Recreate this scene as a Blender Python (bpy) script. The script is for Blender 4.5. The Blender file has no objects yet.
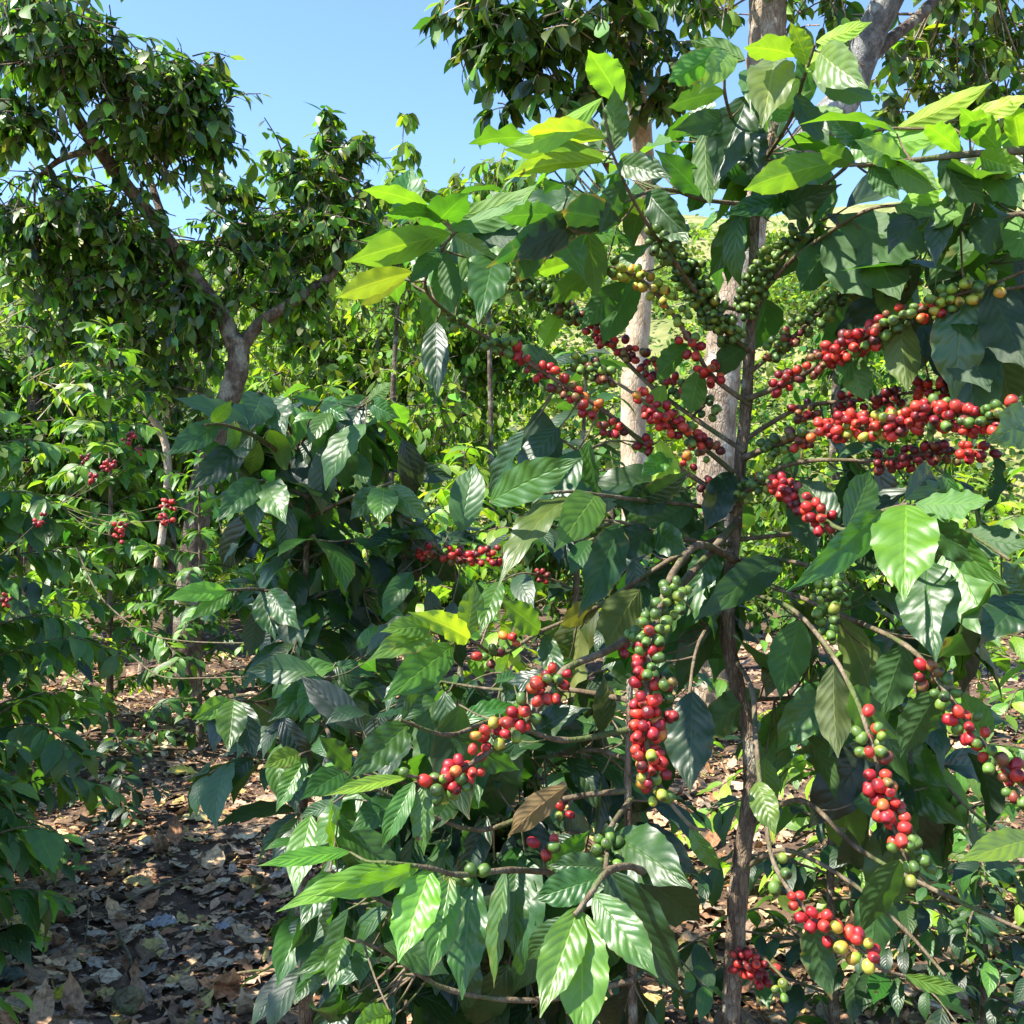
import bpy, math, random
import numpy as np
from mathutils import Vector

random.seed(7)
RNG = np.random.default_rng(11)
S = bpy.context.scene
COL = S.collection
CAM_Z = 1.5
SUN_EL, SUN_AZ = math.radians(54), math.radians(-112)   # azimuth measured from +Y (view) towards +X
R = math.radians


def P(px, py, d):
    return np.array((d * (px - 512) / 1024.0, d, CAM_Z - d * (py - 512) / 1024.0))


def unit(v):
    v = np.asarray(v, float)
    return v / np.maximum(np.linalg.norm(v, axis=-1, keepdims=True), 1e-9)


# ------------------------------------------------------------------ materials
def new_mat(name):
    m = bpy.data.materials.new(name)
    m.use_nodes = True
    nt = m.node_tree
    nt.nodes.clear()
    return m, nt, nt.nodes, nt.links


def nd(N, kind, **kw):
    n = N.new(kind)
    for k, v in kw.items():
        if k in n.inputs:
            n.inputs[k].default_value = v
        else:
            setattr(n, k, v)
    return n


def mth(nt, op, a, b=None, c=None):
    n = nt.nodes.new('ShaderNodeMath')
    n.operation = op
    for i, v in enumerate((a, b, c)):
        if v is None:
            continue
        if isinstance(v, (int, float)):
            n.inputs[i].default_value = v
        else:
            nt.links.new(v, n.inputs[i])
    return n.outputs[0]


def mixc(nt, f, a, b, mode='MIX'):
    n = nt.nodes.new('ShaderNodeMix')
    n.data_type = 'RGBA'
    n.blend_type = mode
    for s, v in ((n.inputs[0], f), (n.inputs[6], a), (n.inputs[7], b)):
        if isinstance(v, (int, float)):
            s.default_value = v
        elif isinstance(v, tuple):
            s.default_value = v
        else:
            nt.links.new(v, s)
    return n.outputs[2]


def smooth(nt, x, lo, hi):
    n = nt.nodes.new('ShaderNodeMapRange')
    n.interpolation_type = 'SMOOTHSTEP'
    nt.links.new(x, n.inputs[0])
    n.inputs[1].default_value = lo
    n.inputs[2].default_value = hi
    return n.outputs[0]


def leaf_material(name, detail=True, rough=0.36, trans=0.36, spec=0.5):
    m, nt, N, L = new_mat(name)
    out = nd(N, 'ShaderNodeOutputMaterial')
    ca = nd(N, 'ShaderNodeAttribute', attribute_name='col')
    col = ca.outputs['Color']
    back = nd(N, 'ShaderNodeNewGeometry').outputs['Backfacing']
    pr = nd(N, 'ShaderNodeBsdfPrincipled')
    pr.inputs['Specular IOR Level'].default_value = spec
    if detail:
        la = nd(N, 'ShaderNodeAttribute', attribute_name='luv')
        sp = nd(N, 'ShaderNodeSeparateXYZ')
        L.new(la.outputs['Vector'], sp.inputs[0])
        u, v, rnd = sp.outputs
        av = mth(nt, 'ABSOLUTE', v)
        # side veins sweep forward from the midrib
        ph = mth(nt, 'SUBTRACT', mth(nt, 'MULTIPLY', u, 8.6), mth(nt, 'MULTIPLY', mth(nt, 'POWER', av, 1.25), 2.1))
        tx0 = nd(N, 'ShaderNodeTexCoord')
        n0 = nd(N, 'ShaderNodeTexNoise', Scale=22.0, Detail=1.0)
        L.new(tx0.outputs['Object'], n0.inputs['Vector'])
        ph = mth(nt, 'ADD', ph, mth(nt, 'ADD', mth(nt, 'MULTIPLY', n0.outputs[0], 1.1), mth(nt, 'MULTIPLY', smooth(nt, v, -0.05, 0.05), 0.45)))
        tri = mth(nt, 'ABSOLUTE', mth(nt, 'SUBTRACT', mth(nt, 'FRACT', ph), 0.5))
        side = mth(nt, 'SUBTRACT', 1.0, smooth(nt, tri, 0.015, 0.085))
        side = mth(nt, 'MULTIPLY', side, mth(nt, 'SUBTRACT', 1.0, smooth(nt, av, 0.55, 0.95)))
        mid = mth(nt, 'SUBTRACT', 1.0, smooth(nt, av, 0.018, 0.07))
        vein = mth(nt, 'MAXIMUM', mth(nt, 'MULTIPLY', side, 0.32), mid)
        tex = nd(N, 'ShaderNodeTexCoord')
        n1 = nd(N, 'ShaderNodeTexNoise', Scale=38.0, Detail=3.0)
        L.new(tex.outputs['Object'], n1.inputs['Vector'])
        n2 = nd(N, 'ShaderNodeTexNoise', Scale=420.0, Detail=2.0)
        L.new(tex.outputs['Object'], n2.inputs['Vector'])
        col = mixc(nt, mth(nt, 'MULTIPLY', smooth(nt, n1.outputs[0], 0.35, 0.75), 0.5), col,
                   mixc(nt, 1.0, col, (1.5, 1.35, 0.8, 1), 'MULTIPLY'))
        age = smooth(nt, rnd, 0.80, 1.0)
        edge = smooth(nt, mth(nt, 'ADD', mth(nt, 'MAXIMUM', av, u), mth(nt, 'MULTIPLY', n1.outputs[0], 0.5)), 1.12, 1.3)
        col = mixc(nt, mth(nt, 'MULTIPLY', mth(nt, 'MULTIPLY', edge, age), 0.8), col, (0.16, 0.10, 0.03, 1))
        n5 = nd(N, 'ShaderNodeTexNoise', Scale=30.0, Detail=2.0)
        L.new(tex.outputs['Object'], n5.inputs['Vector'])
        col = mixc(nt, mth(nt, 'MULTIPLY', smooth(nt, n5.outputs[0], 0.62, 0.72), mth(nt, 'MULTIPLY', age, 0.6)), col, (0.20, 0.20, 0.03, 1))
        hole = smooth(nt, n5.outputs[0], 0.745, 0.76)
        col = mixc(nt, mth(nt, 'MULTIPLY', hole, 0.9), col, (0.05, 0.03, 0.015, 1))
        spot = smooth(nt, n2.outputs[0], 0.70, 0.76)
        col = mixc(nt, mth(nt, 'MULTIPLY', spot, 0.35), col, (0.16, 0.14, 0.05, 1))
        col = mixc(nt, mth(nt, 'MULTIPLY', vein, 0.5), col, mixc(nt, 1.0, col, (2.1, 1.7, 1.6, 1), 'MULTIPLY'))
        hgt = mth(nt, 'SUBTRACT', mth(nt, 'MULTIPLY', smooth(nt, tri, 0.0, 0.42), mth(nt, 'SUBTRACT', 0.75, mth(nt, 'MULTIPLY', av, 0.5))), mth(nt, 'MULTIPLY', mid, 0.5))
        hgt = mth(nt, 'ADD', hgt, mth(nt, 'MULTIPLY', n1.outputs[0], 0.35))
        hgt = mth(nt, 'ADD', hgt, mth(nt, 'MULTIPLY', n2.outputs[0], 0.10))
        bp = nd(N, 'ShaderNodeBump', Strength=0.42, Distance=0.0020)
        L.new(hgt, bp.inputs['Height'])
        L.new(bp.outputs[0], pr.inputs['Normal'])
        n6 = nd(N, 'ShaderNodeTexNoise', Scale=13.0, Detail=3.0)
        L.new(tex.outputs['Object'], n6.inputs['Vector'])
        rr = mth(nt, 'ADD', rough - 0.12, mth(nt, 'ADD', mth(nt, 'MULTIPLY', n6.outputs[0], 0.22), mth(nt, 'MULTIPLY', n2.outputs[0], 0.10)))
        dust = mth(nt, 'MULTIPLY', smooth(nt, n6.outputs[0], 0.5, 0.75), 0.022)
        col = mixc(nt, dust, col, (0.22, 0.20, 0.13, 1))
    else:
        rr = None
    # underside paler and matt
    under = mixc(nt, 1.0, col, (1.35, 1.25, 1.2, 1), 'MULTIPLY')
    face = mixc(nt, back, col, under)
    L.new(face, pr.inputs['Base Color'])
    r0 = rr if rr is not None else rough
    L.new(mth(nt, 'ADD', r0, mth(nt, 'MULTIPLY', back, 0.25)), pr.inputs['Roughness'])
    tl = nd(N, 'ShaderNodeBsdfTranslucent')
    L.new(mixc(nt, 1.0, col, (2.6, 2.3, 0.9, 1), 'MULTIPLY'), tl.inputs['Color'])
    mx = nd(N, 'ShaderNodeMixShader', Fac=trans)
    L.new(pr.outputs[0], mx.inputs[1])
    L.new(tl.outputs[0], mx.inputs[2])
    L.new(mx.outputs[0], out.inputs[0])
    return m


def bark_material(name, a, b, c, scale=14.0, stretch=0.35, bump=0.6):
    m, nt, N, L = new_mat(name)
    out = nd(N, 'ShaderNodeOutputMaterial')
    pr = nd(N, 'ShaderNodeBsdfPrincipled', Roughness=0.85)
    pr.inputs['Specular IOR Level'].default_value = 0.25
    tex = nd(N, 'ShaderNodeTexCoord')
    mp = nd(N, 'ShaderNodeMapping')
    mp.inputs['Scale'].default_value = (1, 1, stretch)
    L.new(tex.outputs['Object'], mp.inputs['Vector'])
    n1 = nd(N, 'ShaderNodeTexNoise', Scale=scale, Detail=6.0, Roughness=0.65)
    L.new(mp.outputs[0], n1.inputs['Vector'])
    n2 = nd(N, 'ShaderNodeTexNoise', Scale=scale * 0.35, Detail=3.0)
    L.new(tex.outputs['Object'], n2.inputs['Vector'])
    n3 = nd(N, 'ShaderNodeTexNoise', Scale=scale * 4, Detail=3.0)
    L.new(mp.outputs[0], n3.inputs['Vector'])
    col = mixc(nt, smooth(nt, n1.outputs[0], 0.36, 0.66), a, b)
    col = mixc(nt, smooth(nt, n2.outputs[0], 0.50, 0.66), col, c)
    L.new(col, pr.inputs['Base Color'])
    vo = nd(N, 'ShaderNodeTexVoronoi', Scale=scale * 2.2, feature='DISTANCE_TO_EDGE')
    L.new(mp.outputs[0], vo.inputs['Vector'])
    crack = smooth(nt, vo.outputs[0], 0.0, 0.12)
    L.new(mixc(nt, mth(nt, 'MULTIPLY', mth(nt, 'SUBTRACT', 1.0, crack), 0.22), col, (0.03, 0.022, 0.016, 1)), pr.inputs['Base Color'])
    bp = nd(N, 'ShaderNodeBump', Strength=bump, Distance=0.025)
    L.new(mth(nt, 'ADD', mth(nt, 'MULTIPLY', crack, 0.2), mth(nt, 'ADD', n1.outputs[0], mth(nt, 'MULTIPLY', n3.outputs[0], 0.5))), bp.inputs['Height'])
    L.new(bp.outputs[0], pr.inputs['Normal'])
    L.new(pr.outputs[0], out.inputs[0])
    return m


def cherry_material():
    m, nt, N, L = new_mat('cherry_skin')
    out = nd(N, 'ShaderNodeOutputMaterial')
    pr = nd(N, 'ShaderNodeBsdfPrincipled', Roughness=0.34)
    pr.inputs['Specular IOR Level'].default_value = 0.45
    ca = nd(N, 'ShaderNodeAttribute', attribute_name='col')
    tex = nd(N, 'ShaderNodeTexCoord')
    n1 = nd(N, 'ShaderNodeTexNoise', Scale=160.0, Detail=3.0)
    L.new(tex.outputs['Object'], n1.inputs['Vector'])
    col = mixc(nt, smooth(nt, n1.outputs[0], 0.40, 0.75), ca.outputs['Color'],
               mixc(nt, 1.0, ca.outputs['Color'], (1.25, 1.5, 0.9, 1), 'MULTIPLY'))
    L.new(col, pr.inputs['Base Color'])
    pr.inputs['Subsurface Weight'].default_value = 0.12
    pr.inputs['Subsurface Radius'].default_value = (0.004, 0.002, 0.001)
    L.new(mth(nt, 'ADD', 0.34, mth(nt, 'MULTIPLY', n1.outputs[0], 0.2)), pr.inputs['Roughness'])
    L.new(pr.outputs[0], out.inputs[0])
    return m


def litter_material():
    m, nt, N, L = new_mat('dry_leaf')
    out = nd(N, 'ShaderNodeOutputMaterial')
    pr = nd(N, 'ShaderNodeBsdfPrincipled', Roughness=0.7)
    pr.inputs['Specular IOR Level'].default_value = 0.3
    ca = nd(N, 'ShaderNodeAttribute', attribute_name='col')
    la = nd(N, 'ShaderNodeAttribute', attribute_name='luv')
    sp = nd(N, 'ShaderNodeSeparateXYZ')
    L.new(la.outputs['Vector'], sp.inputs[0])
    av = mth(nt, 'ABSOLUTE', sp.outputs[1])
    mid = mth(nt, 'SUBTRACT', 1.0, smooth(nt, av, 0.03, 0.10))
    tex = nd(N, 'ShaderNodeTexCoord')
    n1 = nd(N, 'ShaderNodeTexNoise', Scale=60.0, Detail=4.0)
    L.new(tex.outputs['Object'], n1.inputs['Vector'])
    c = mixc(nt, smooth(nt, n1.outputs[0], 0.4, 0.7), ca.outputs['Color'],
             mixc(nt, 1.0, ca.outputs['Color'], (0.45, 0.4, 0.38, 1), 'MULTIPLY'))
    c = mixc(nt, mth(nt, 'MULTIPLY', mid, 0.5), c, mixc(nt, 1.0, c, (1.7, 1.6, 1.5, 1), 'MULTIPLY'))
    L.new(c, pr.inputs['Base Color'])
    bp = nd(N, 'ShaderNodeBump', Strength=0.5, Distance=0.004)
    L.new(n1.outputs[0], bp.inputs['Height'])
    L.new(bp.outputs[0], pr.inputs['Normal'])
    L.new(pr.outputs[0], out.inputs[0])
    return m


def ground_material():
    m, nt, N, L = new_mat('soil_and_hill')
    out = nd(N, 'ShaderNodeOutputMaterial')
    pr = nd(N, 'ShaderNodeBsdfPrincipled', Roughness=0.9)
    pr.inputs['Specular IOR Level'].default_value = 0.2
    tex = nd(N, 'ShaderNodeTexCoord')
    n1 = nd(N, 'ShaderNodeTexNoise', Scale=7.0, Detail=8.0, Roughness=0.7)
    n2 = nd(N, 'ShaderNodeTexNoise', Scale=90.0, Detail=4.0)
    n3 = nd(N, 'ShaderNodeTexNoise', Scale=0.5, Detail=6.0, Roughness=0.7)
    for n in (n1, n2, n3):
        L.new(tex.outputs['Object'], n.inputs['Vector'])
    soil = mixc(nt, smooth(nt, n1.outputs[0], 0.3, 0.7), (0.06, 0.038, 0.025, 1), (0.16, 0.10, 0.065, 1))
    soil = mixc(nt, mth(nt, 'MULTIPLY', smooth(nt, n2.outputs[0], 0.5, 0.7), 0.6), soil, (0.13, 0.09, 0.06, 1))
    hill = mixc(nt, smooth(nt, n3.outputs[0], 0.35, 0.65), (0.13, 0.16, 0.045, 1), (0.30, 0.27, 0.12, 1))
    sp = nd(N, 'ShaderNodeSeparateXYZ')
    L.new(tex.outputs['Object'], sp.inputs[0])
    L.new(mixc(nt, smooth(nt, sp.outputs[1], 14.0, 20.0), soil, hill), pr.inputs['Base Color'])
    bp = nd(N, 'ShaderNodeBump', Strength=0.8, Distance=0.03)
    L.new(mth(nt, 'ADD', n1.outputs[0], mth(nt, 'MULTIPLY', n2.outputs[0], 0.35)), bp.inputs['Height'])
    L.new(bp.outputs[0], pr.inputs['Normal'])
    L.new(pr.outputs[0], out.inputs[0])
    return m


M_LEAF = leaf_material('coffee_leaf', True, 0.40, 0.38, 0.9)
M_LEAF_MID = leaf_material('coffee_leaf_small', True, 0.42, 0.40, 0.85)
M_TREE = leaf_material('shade_tree_leaf', False, 0.38, 0.42, 0.8)
M_FAR = leaf_material('distant_leaf', False, 0.55, 0.36, 0.3)
M_STEM = bark_material('coffee_bark', (0.12, 0.082, 0.052, 1), (0.29, 0.21, 0.14, 1), (0.38, 0.34, 0.25, 1), 60, 0.3, 0.8)
M_TWIG = bark_material('coffee_twig', (0.10, 0.07, 0.038, 1), (0.21, 0.165, 0.11, 1), (0.09, 0.115, 0.035, 1), 50, 0.5, 0.3)
M_BARK = bark_material('shade_tree_bark', (0.08, 0.056, 0.038, 1), (0.18, 0.135, 0.095, 1), (0.30, 0.27, 0.20, 1), 20, 0.45, 0.9)
M_BARK_PALE = bark_material('pale_bark', (0.34, 0.25, 0.16, 1), (0.54, 0.43, 0.31, 1), (0.60, 0.52, 0.41, 1), 12, 0.4, 0.5)
M_BARK_MID = bark_material('beige_bark', (0.21, 0.15, 0.10, 1), (0.40, 0.31, 0.22, 1), (0.50, 0.44, 0.35, 1), 18, 0.4, 0.9)
M_BARK_GREY = bark_material('grey_bark', (0.10, 0.095, 0.085, 1), (0.22, 0.21, 0.19, 1), (0.32, 0.32, 0.29, 1), 22, 0.6, 0.6)
M_CHERRY = cherry_material()
M_LITTER = litter_material()
M_GROUND = ground_material()
M_STONE = bark_material('stone', (0.12, 0.10, 0.05, 1), (0.24, 0.21, 0.11, 1), (0.12, 0.13, 0.05, 1), 18, 1.0, 0.7)

TONE = {'k': (0.012, 0.043, 0.010), 'd': (0.026, 0.086, 0.013), 'm': (0.056, 0.150, 0.018), 'b': (0.105, 0.240, 0.022),  # leaf ages; shade also put into the dark tones, sunlight into bright ones
        'y': (0.185, 0.310, 0.022), 'o': (0.068, 0.105, 0.018), 'w': (0.13, 0.20, 0.025), 'n': (0.17, 0.105, 0.045), 'p': (0.125, 0.215, 0.060)}  # p: green paled to carry the sheen of glossy leaves


# ------------------------------------------------------------------ mesh collectors
class Geo:
    def __init__(self):
        self.v, self.f, self.c, self.l, self.n = [], [], [], [], 0
        self.mi = []

    def add(self, v, f, col=(0.1, 0.1, 0.1), luv=None, mat=0):
        v = np.asarray(v, float).reshape(-1, 3)
        f = np.asarray(f, int)
        k = len(v)
        self.v.append(v)
        self.f.append(f + self.n)
        self.mi.append(np.full(len(f), mat, np.int32))
        c = np.asarray(col, float)
        self.c.append(np.broadcast_to(c, (k, 3)) if c.ndim == 1 else c.reshape(-1, 3))
        self.l.append(np.zeros((k, 3)) if luv is None else luv.reshape(-1, 3))
        self.n += k

    def empty(self):
        return self.n == 0

    def build(self, name, mats, parent=None, origin=(0, 0, 0), flat=False):
        if not isinstance(mats, (list, tuple)):
            mats = [mats]
        V = np.concatenate(self.v) - np.asarray(origin, float)
        F = np.concatenate([np.hstack([f, f[:, :1] * 0 - 1]) if f.shape[1] == 3 else f for f in self.f])
        tri = F[:, 3] < 0
        me = bpy.data.meshes.new(name)
        cnt = np.where(tri, 3, 4)
        loops = F.reshape(-1)
        loops = loops[loops >= 0].astype(np.int32)
        start = np.concatenate([[0], np.cumsum(cnt)[:-1]]).astype(np.int32)
        me.vertices.add(len(V))
        me.vertices.foreach_set('co', V.astype(np.float32).ravel())
        me.loops.add(len(loops))
        me.loops.foreach_set('vertex_index', loops)
        me.polygons.add(len(F))
        me.polygons.foreach_set('loop_start', start)
        me.polygons.foreach_set('use_smooth', np.full(len(F), not flat))
        me.polygons.foreach_set('material_index', np.concatenate(self.mi))
        me.update(calc_edges=True)
        a = me.attributes.new('col', 'FLOAT_COLOR', 'POINT')
        C = np.ones((len(V), 4), np.float32)
        C[:, :3] = np.concatenate(self.c)
        a.data.foreach_set('color', C.ravel())
        a = me.attributes.new('luv', 'FLOAT_VECTOR', 'POINT')
        a.data.foreach_set('vector', np.concatenate(self.l).astype(np.float32).ravel())
        for m in mats:
            me.materials.append(m)
        o = bpy.data.objects.new(name, me)
        COL.objects.link(o)
        if parent is not None:
            o.parent = parent
        else:
            o.location = origin
        return o


def tag(o, label=None, cat=None, group=None, kind=None):
    for k, v in (('label', label), ('category', cat), ('group', group), ('kind', kind)):
        if v:
            o[k] = v
    return o


def thing(name, label, cat, group=None, loc=(0, 0, 0)):
    o = bpy.data.objects.new(name, None)
    COL.objects.link(o)
    o.location = loc
    o.empty_display_size = 0.1
    return tag(o, label, cat, group)


def curve(pts, n):
    """Catmull-Rom through pts, n points per span."""
    p = np.asarray(pts, float)
    if len(p) < 3:
        t = np.linspace(0, 1, n + 1)[:, None]
        return p[0] * (1 - t) + p[-1] * t
    q = np.vstack([2 * p[0] - p[1], p, 2 * p[-1] - p[-2]])
    out = []
    for i in range(1, len(q) - 2):
        t = np.linspace(0, 1, n, endpoint=False)[:, None]
        a, b, c, d = q[i - 1], q[i], q[i + 1], q[i + 2]
        out.append(0.5 * ((2 * b) + (c - a) * t + (2 * a - 5 * b + 4 * c - d) * t ** 2 + (3 * b - a - 3 * c + d) * t ** 3))
    out.append(p[-1:])
    return np.vstack(out)


def tube(g, pts, r0, r1, sides=7, span=4, mat=0, col=(0.1, 0.1, 0.1), rough=0.0, knots=0.0):
    c = curve(pts, span)
    n = len(c)
    T = unit(np.gradient(c, axis=0))
    ref = np.array((0.31, 0.87, 0.38)) if abs(T[:, 2]).mean() > 0.7 else np.array((0.05, 0.1, 1.0))
    A = unit(np.cross(T, ref))
    B = np.cross(T, A)
    t = np.linspace(0, 1, n)
    rr = r0 * (1 - t) + r1 * t
    if knots:
        rr = rr * (1 + knots * (np.arange(n) % span == 0))
    a = np.linspace(0, 2 * math.pi, sides, endpoint=False)
    rad = rr[:, None] * (1 + rough * RNG.uniform(-1, 1, (n, sides)))
    V = c[:, None, :] + rad[..., None] * (np.cos(a)[None, :, None] * A[:, None, :] + np.sin(a)[None, :, None] * B[:, None, :])
    i = np.arange(n - 1)[:, None] * sides
    j = np.arange(sides)[None, :]
    k = (j + 1) % sides
    F = np.stack([i + j, i + k, i + sides + k, i + sides + j], -1).reshape(-1, 4)
    V = V.reshape(-1, 3)
    g.add(V, F, col, None, mat)
    e = np.array([[(n - 1) * sides + s, (n - 1) * sides + (s + 1) % sides, n * sides] for s in range(sides)])
    g.add(np.vstack([V[-sides:], c[-1:] + T[-1:] * rr[-1] * 0.7]), e - (n - 1) * sides, col, None, mat)
    return c


def leaves(g, base, axis, normal, length, width, col, droop=0.6, fold=0.25, wave=0.06, nu=8, nv=4, mat=0, chord=False, tip=0.0, twist=0.0):
    """Many leaf blades at once: pointed oval, folded along the midrib, bowed and rippled at the edge."""
    base = np.asarray(base, float).reshape(-1, 3)
    n = len(base)
    if n == 0:
        return
    axis = unit(np.asarray(axis, float).reshape(-1, 3))
    normal = np.asarray(normal, float).reshape(-1, 3)
    normal = unit(normal - (normal * axis).sum(1, keepdims=True) * axis)
    B = lambda x: np.broadcast_to(np.asarray(x, float), (n,))
    length, width, droop, fold, wave = B(length), B(width), B(droop), B(fold), B(wave)
    droop = np.where(np.abs(droop) < 0.02, 0.02, droop)
    if chord:
        h = droop / 2
        length = length / (np.sin(h) / h)
        axis, normal = (axis * np.cos(h)[:, None] + normal * np.sin(h)[:, None],
                        normal * np.cos(h)[:, None] - axis * np.sin(h)[:, None])
    side = np.cross(normal, axis)
    u = np.linspace(0, 1, nu + 1)
    v = np.linspace(-1, 1, nv + 1)
    w = np.sin(math.pi * np.clip(u, 0, 1) ** 0.88) ** 0.82
    w = w * np.where(u > 0.74, 1 - 0.62 * (np.clip(u - 0.74, 0, 1) / 0.26) ** 0.9, 1.0)
    w[0], w[-1] = 0.05, 0.015
    w = np.maximum(w, 0.03)
    U = u[None, :, None]
    Vv = v[None, None, :]
    dr = droop[:, None, None]
    along = np.sin(dr * U) / dr * length[:, None, None]
    down = -(1 - np.cos(dr * U)) / dr * length[:, None, None]
    hw = 0.5 * width[:, None, None] * w[None, :, None]
    ph = RNG.uniform(0, 6.28, (n, 1, 1))
    fr = RNG.uniform(3.2, 5.0, (n, 1, 1))
    rip = wave[:, None, None] * width[:, None, None] * np.sin(U * fr * 6.283 + ph + (Vv > 0) * 1.7) * Vv ** 2 * np.sin(math.pi * np.clip(U, 0, 1))
    jag = 1 + 0.035 * np.sin(U * 61 + ph * 3) * np.abs(Vv)
    fd = fold[:, None, None]
    ac = np.abs(Vv)
    tw = B(twist)[:, None, None] * (U - 0.3)
    lat0 = hw * Vv * np.cos(fd) * jag
    lift0 = hw * ac * np.sin(fd) - 0.35 * hw * ac ** 2 * np.sin(fd) + rip
    lat = lat0 * np.cos(tw) - lift0 * np.sin(tw)
    lift = lat0 * np.sin(tw) + lift0 * np.cos(tw)
    th = -dr * U
    ax, no, si = axis[:, None, None, :], normal[:, None, None, :], side[:, None, None, :]
    lx = along - np.sin(th) * lift * 1.0
    ln = down + np.cos(th) * lift
    lx, ln = np.broadcast_arrays(lx, ln)
    V = base[:, None, None, :] + ax * lx[..., None] + no * ln[..., None] + si * np.broadcast_to(lat, lx.shape)[..., None]
    q = (nv + 1)
    i = np.arange(nu)[:, None]
    j = np.arange(nv)[None, :]
    f0 = np.stack([i * q + j, i * q + j + 1, (i + 1) * q + j + 1, (i + 1) * q + j], -1).reshape(-1, 4)[:, ::-1]
    F = (f0[None] + (np.arange(n) * (nu + 1) * q)[:, None, None]).reshape(-1, 4)
    luv = np.empty((n, nu + 1, q, 3))
    luv[..., 0] = u[None, :, None]
    luv[..., 1] = v[None, None, :]
    luv[..., 2] = RNG.uniform(0, 1, (n, 1, 1))
    c = np.asarray(col, float)
    c = np.broadcast_to(c, (n, 3))
    C = np.broadcast_to(c[:, None, None, :], (n, nu + 1, q, 3))
    g.add(V.reshape(-1, 3), F, C.reshape(-1, 3), luv, mat)


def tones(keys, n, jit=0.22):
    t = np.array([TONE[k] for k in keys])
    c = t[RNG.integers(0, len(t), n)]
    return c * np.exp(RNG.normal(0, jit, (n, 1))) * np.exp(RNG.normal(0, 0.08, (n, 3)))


# ------------------------------------------------------------------ cherries
CH = {'g': [(0.075, 0.135, 0.026), (0.095, 0.160, 0.032), (0.055, 0.100, 0.022)], 'y': [(0.25, 0.30, 0.04), (0.19, 0.27, 0.035), (0.33, 0.31, 0.05)],
      'r': [(0.44, 0.026, 0.022), (0.52, 0.042, 0.025), (0.36, 0.016, 0.022), (0.43, 0.04, 0.028), (0.30, 0.016, 0.024)],
      'd': [(0.15, 0.010, 0.018), (0.22, 0.014, 0.020), (0.11, 0.02, 0.02)],
      'o': [(0.50, 0.12, 0.03), (0.45, 0.19, 0.04), (0.55, 0.16, 0.03)], 'b': [(0.20, 0.07, 0.03), (0.14, 0.09, 0.03)]}


def _ball(nu=10, nv=7):
    v, f = [], []
    for i in range(nv + 1):
        t = math.pi * i / nv
        for j in range(nu):
            p = 2 * math.pi * j / nu
            v.append((math.sin(t) * math.cos(p), math.sin(t) * math.sin(p), math.cos(t) * 1.10 - (0.22 if i == 0 else 0)))
    for i in range(nv):
        for j in range(nu):
            k = (j + 1) % nu
            f.append((i * nu + j, (i + 1) * nu + j, (i + 1) * nu + k, i * nu + k))
    return np.array(v), np.array(f)


BALL_V, BALL_F = _ball()
BALLT = np.where(BALL_V[:, 2:3] > 0.80, 1.0, 0.0)


def cherries(g, centre, axis, n, mix, r=0.0066, stalk=True):
    """n cherries packed round a node of a branch."""
    axis = unit(axis)
    a = unit(np.cross(axis, (0.2, 0.5, 0.84)))
    b = np.cross(axis, a)
    pts, rs, tries = [], [], 0
    R0 = r * (0.75 + 0.52 * n ** 0.38)
    while len(pts) < n and tries < 4000:
        tries += 1
        grow = 1 + tries / 1500.0
        th = random.uniform(0, 6.283)
        rad = r * 1.05 + (R0 * grow - r) * math.sqrt(random.random())
        al = random.uniform(-1, 1) * R0 * grow * 1.5
        p = centre + a * math.cos(th) * rad + b * math.sin(th) * rad + axis * al
        p = p + np.array((0, 0, -0.12 * r))
        ri = r * random.uniform(0.78, 1.12)
        if all(np.linalg.norm(p - q) > (ri + s) * 0.84 for q, s in zip(pts, rs)):
            pts.append(p)
            rs.append(ri)
    for p, ri in zip(pts, rs):
        k = random.choice(mix)
        if k == 'o' and random.random() < 0.6:
            k = 'r'
        c = np.array(random.choice(CH[k])) * math.exp(random.gauss(0, 0.15))
        out = unit(p - centre + np.array(axis) * random.uniform(-.004, .004) + RNG.normal(0, 0.002, 3))
        s1 = unit(np.cross(out, (0.3, 0.2, 0.93)))
        s2 = np.cross(out, s1)
        if k in 'ro' and random.random() < 0.35:
            ri *= 1.04
        el, fl = random.uniform(0.94, 1.18), random.uniform(0.88, 1.02)
        V = p + ri * (BALL_V[:, :1] * s1 + BALL_V[:, 1:2] * fl * s2 + BALL_V[:, 2:] * el * out)
        cc = np.broadcast_to(c, (len(BALL_V), 3))
        if random.random() < (0.75 if k in 'oyb' else 0.35):
            c2 = np.array(random.choice(CH[{'o': 'r', 'y': 'o', 'b': 'd', 'r': 'd', 'd': 'r', 'g': 'y'}[k]]))
            bd = unit(RNG.normal(0, 1, 3))
            m_ = np.clip((BALL_V @ bd) * 0.9 + 0.25, 0, 1)[:, None] * random.uniform(0.4, 1.0)
            cc = cc * (1 - m_) + c2 * m_
        C = cc * (1 - 0.75 * BALLT * (BALL_V[:, 2:3] > 0.87)) + 0
        g.add(V, BALL_F, C)


# ------------------------------------------------------------------ terrain
def ground_z(x, y):
    x, y = np.asarray(x, float), np.asarray(y, float)
    z = 0.05 * np.sin(x * 1.3 + 0.4) * np.cos(y * 0.9) + 0.03 * np.sin(x * 3.1 + y * 2.3)
    z = z - 0.06 * np.exp(-((x + 0.22 * y + 0.1) / 0.5) ** 2)          # trodden path
    s = np.clip((y - 15) / 8, 0, 1)
    s = s * s * (3 - 2 * s)
    h = 0.34 * np.clip(y - 17, 0, 95) + 1.2 * np.sin(x * 0.11 + 1) + 0.8 * np.sin(x * 0.23 + y * 0.17)
    far = np.clip((y - 112) / 60, 0, 1)
    return z + s * h - far * 25 + np.clip(x - 4, 0, 100) * 0.10 * s


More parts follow.
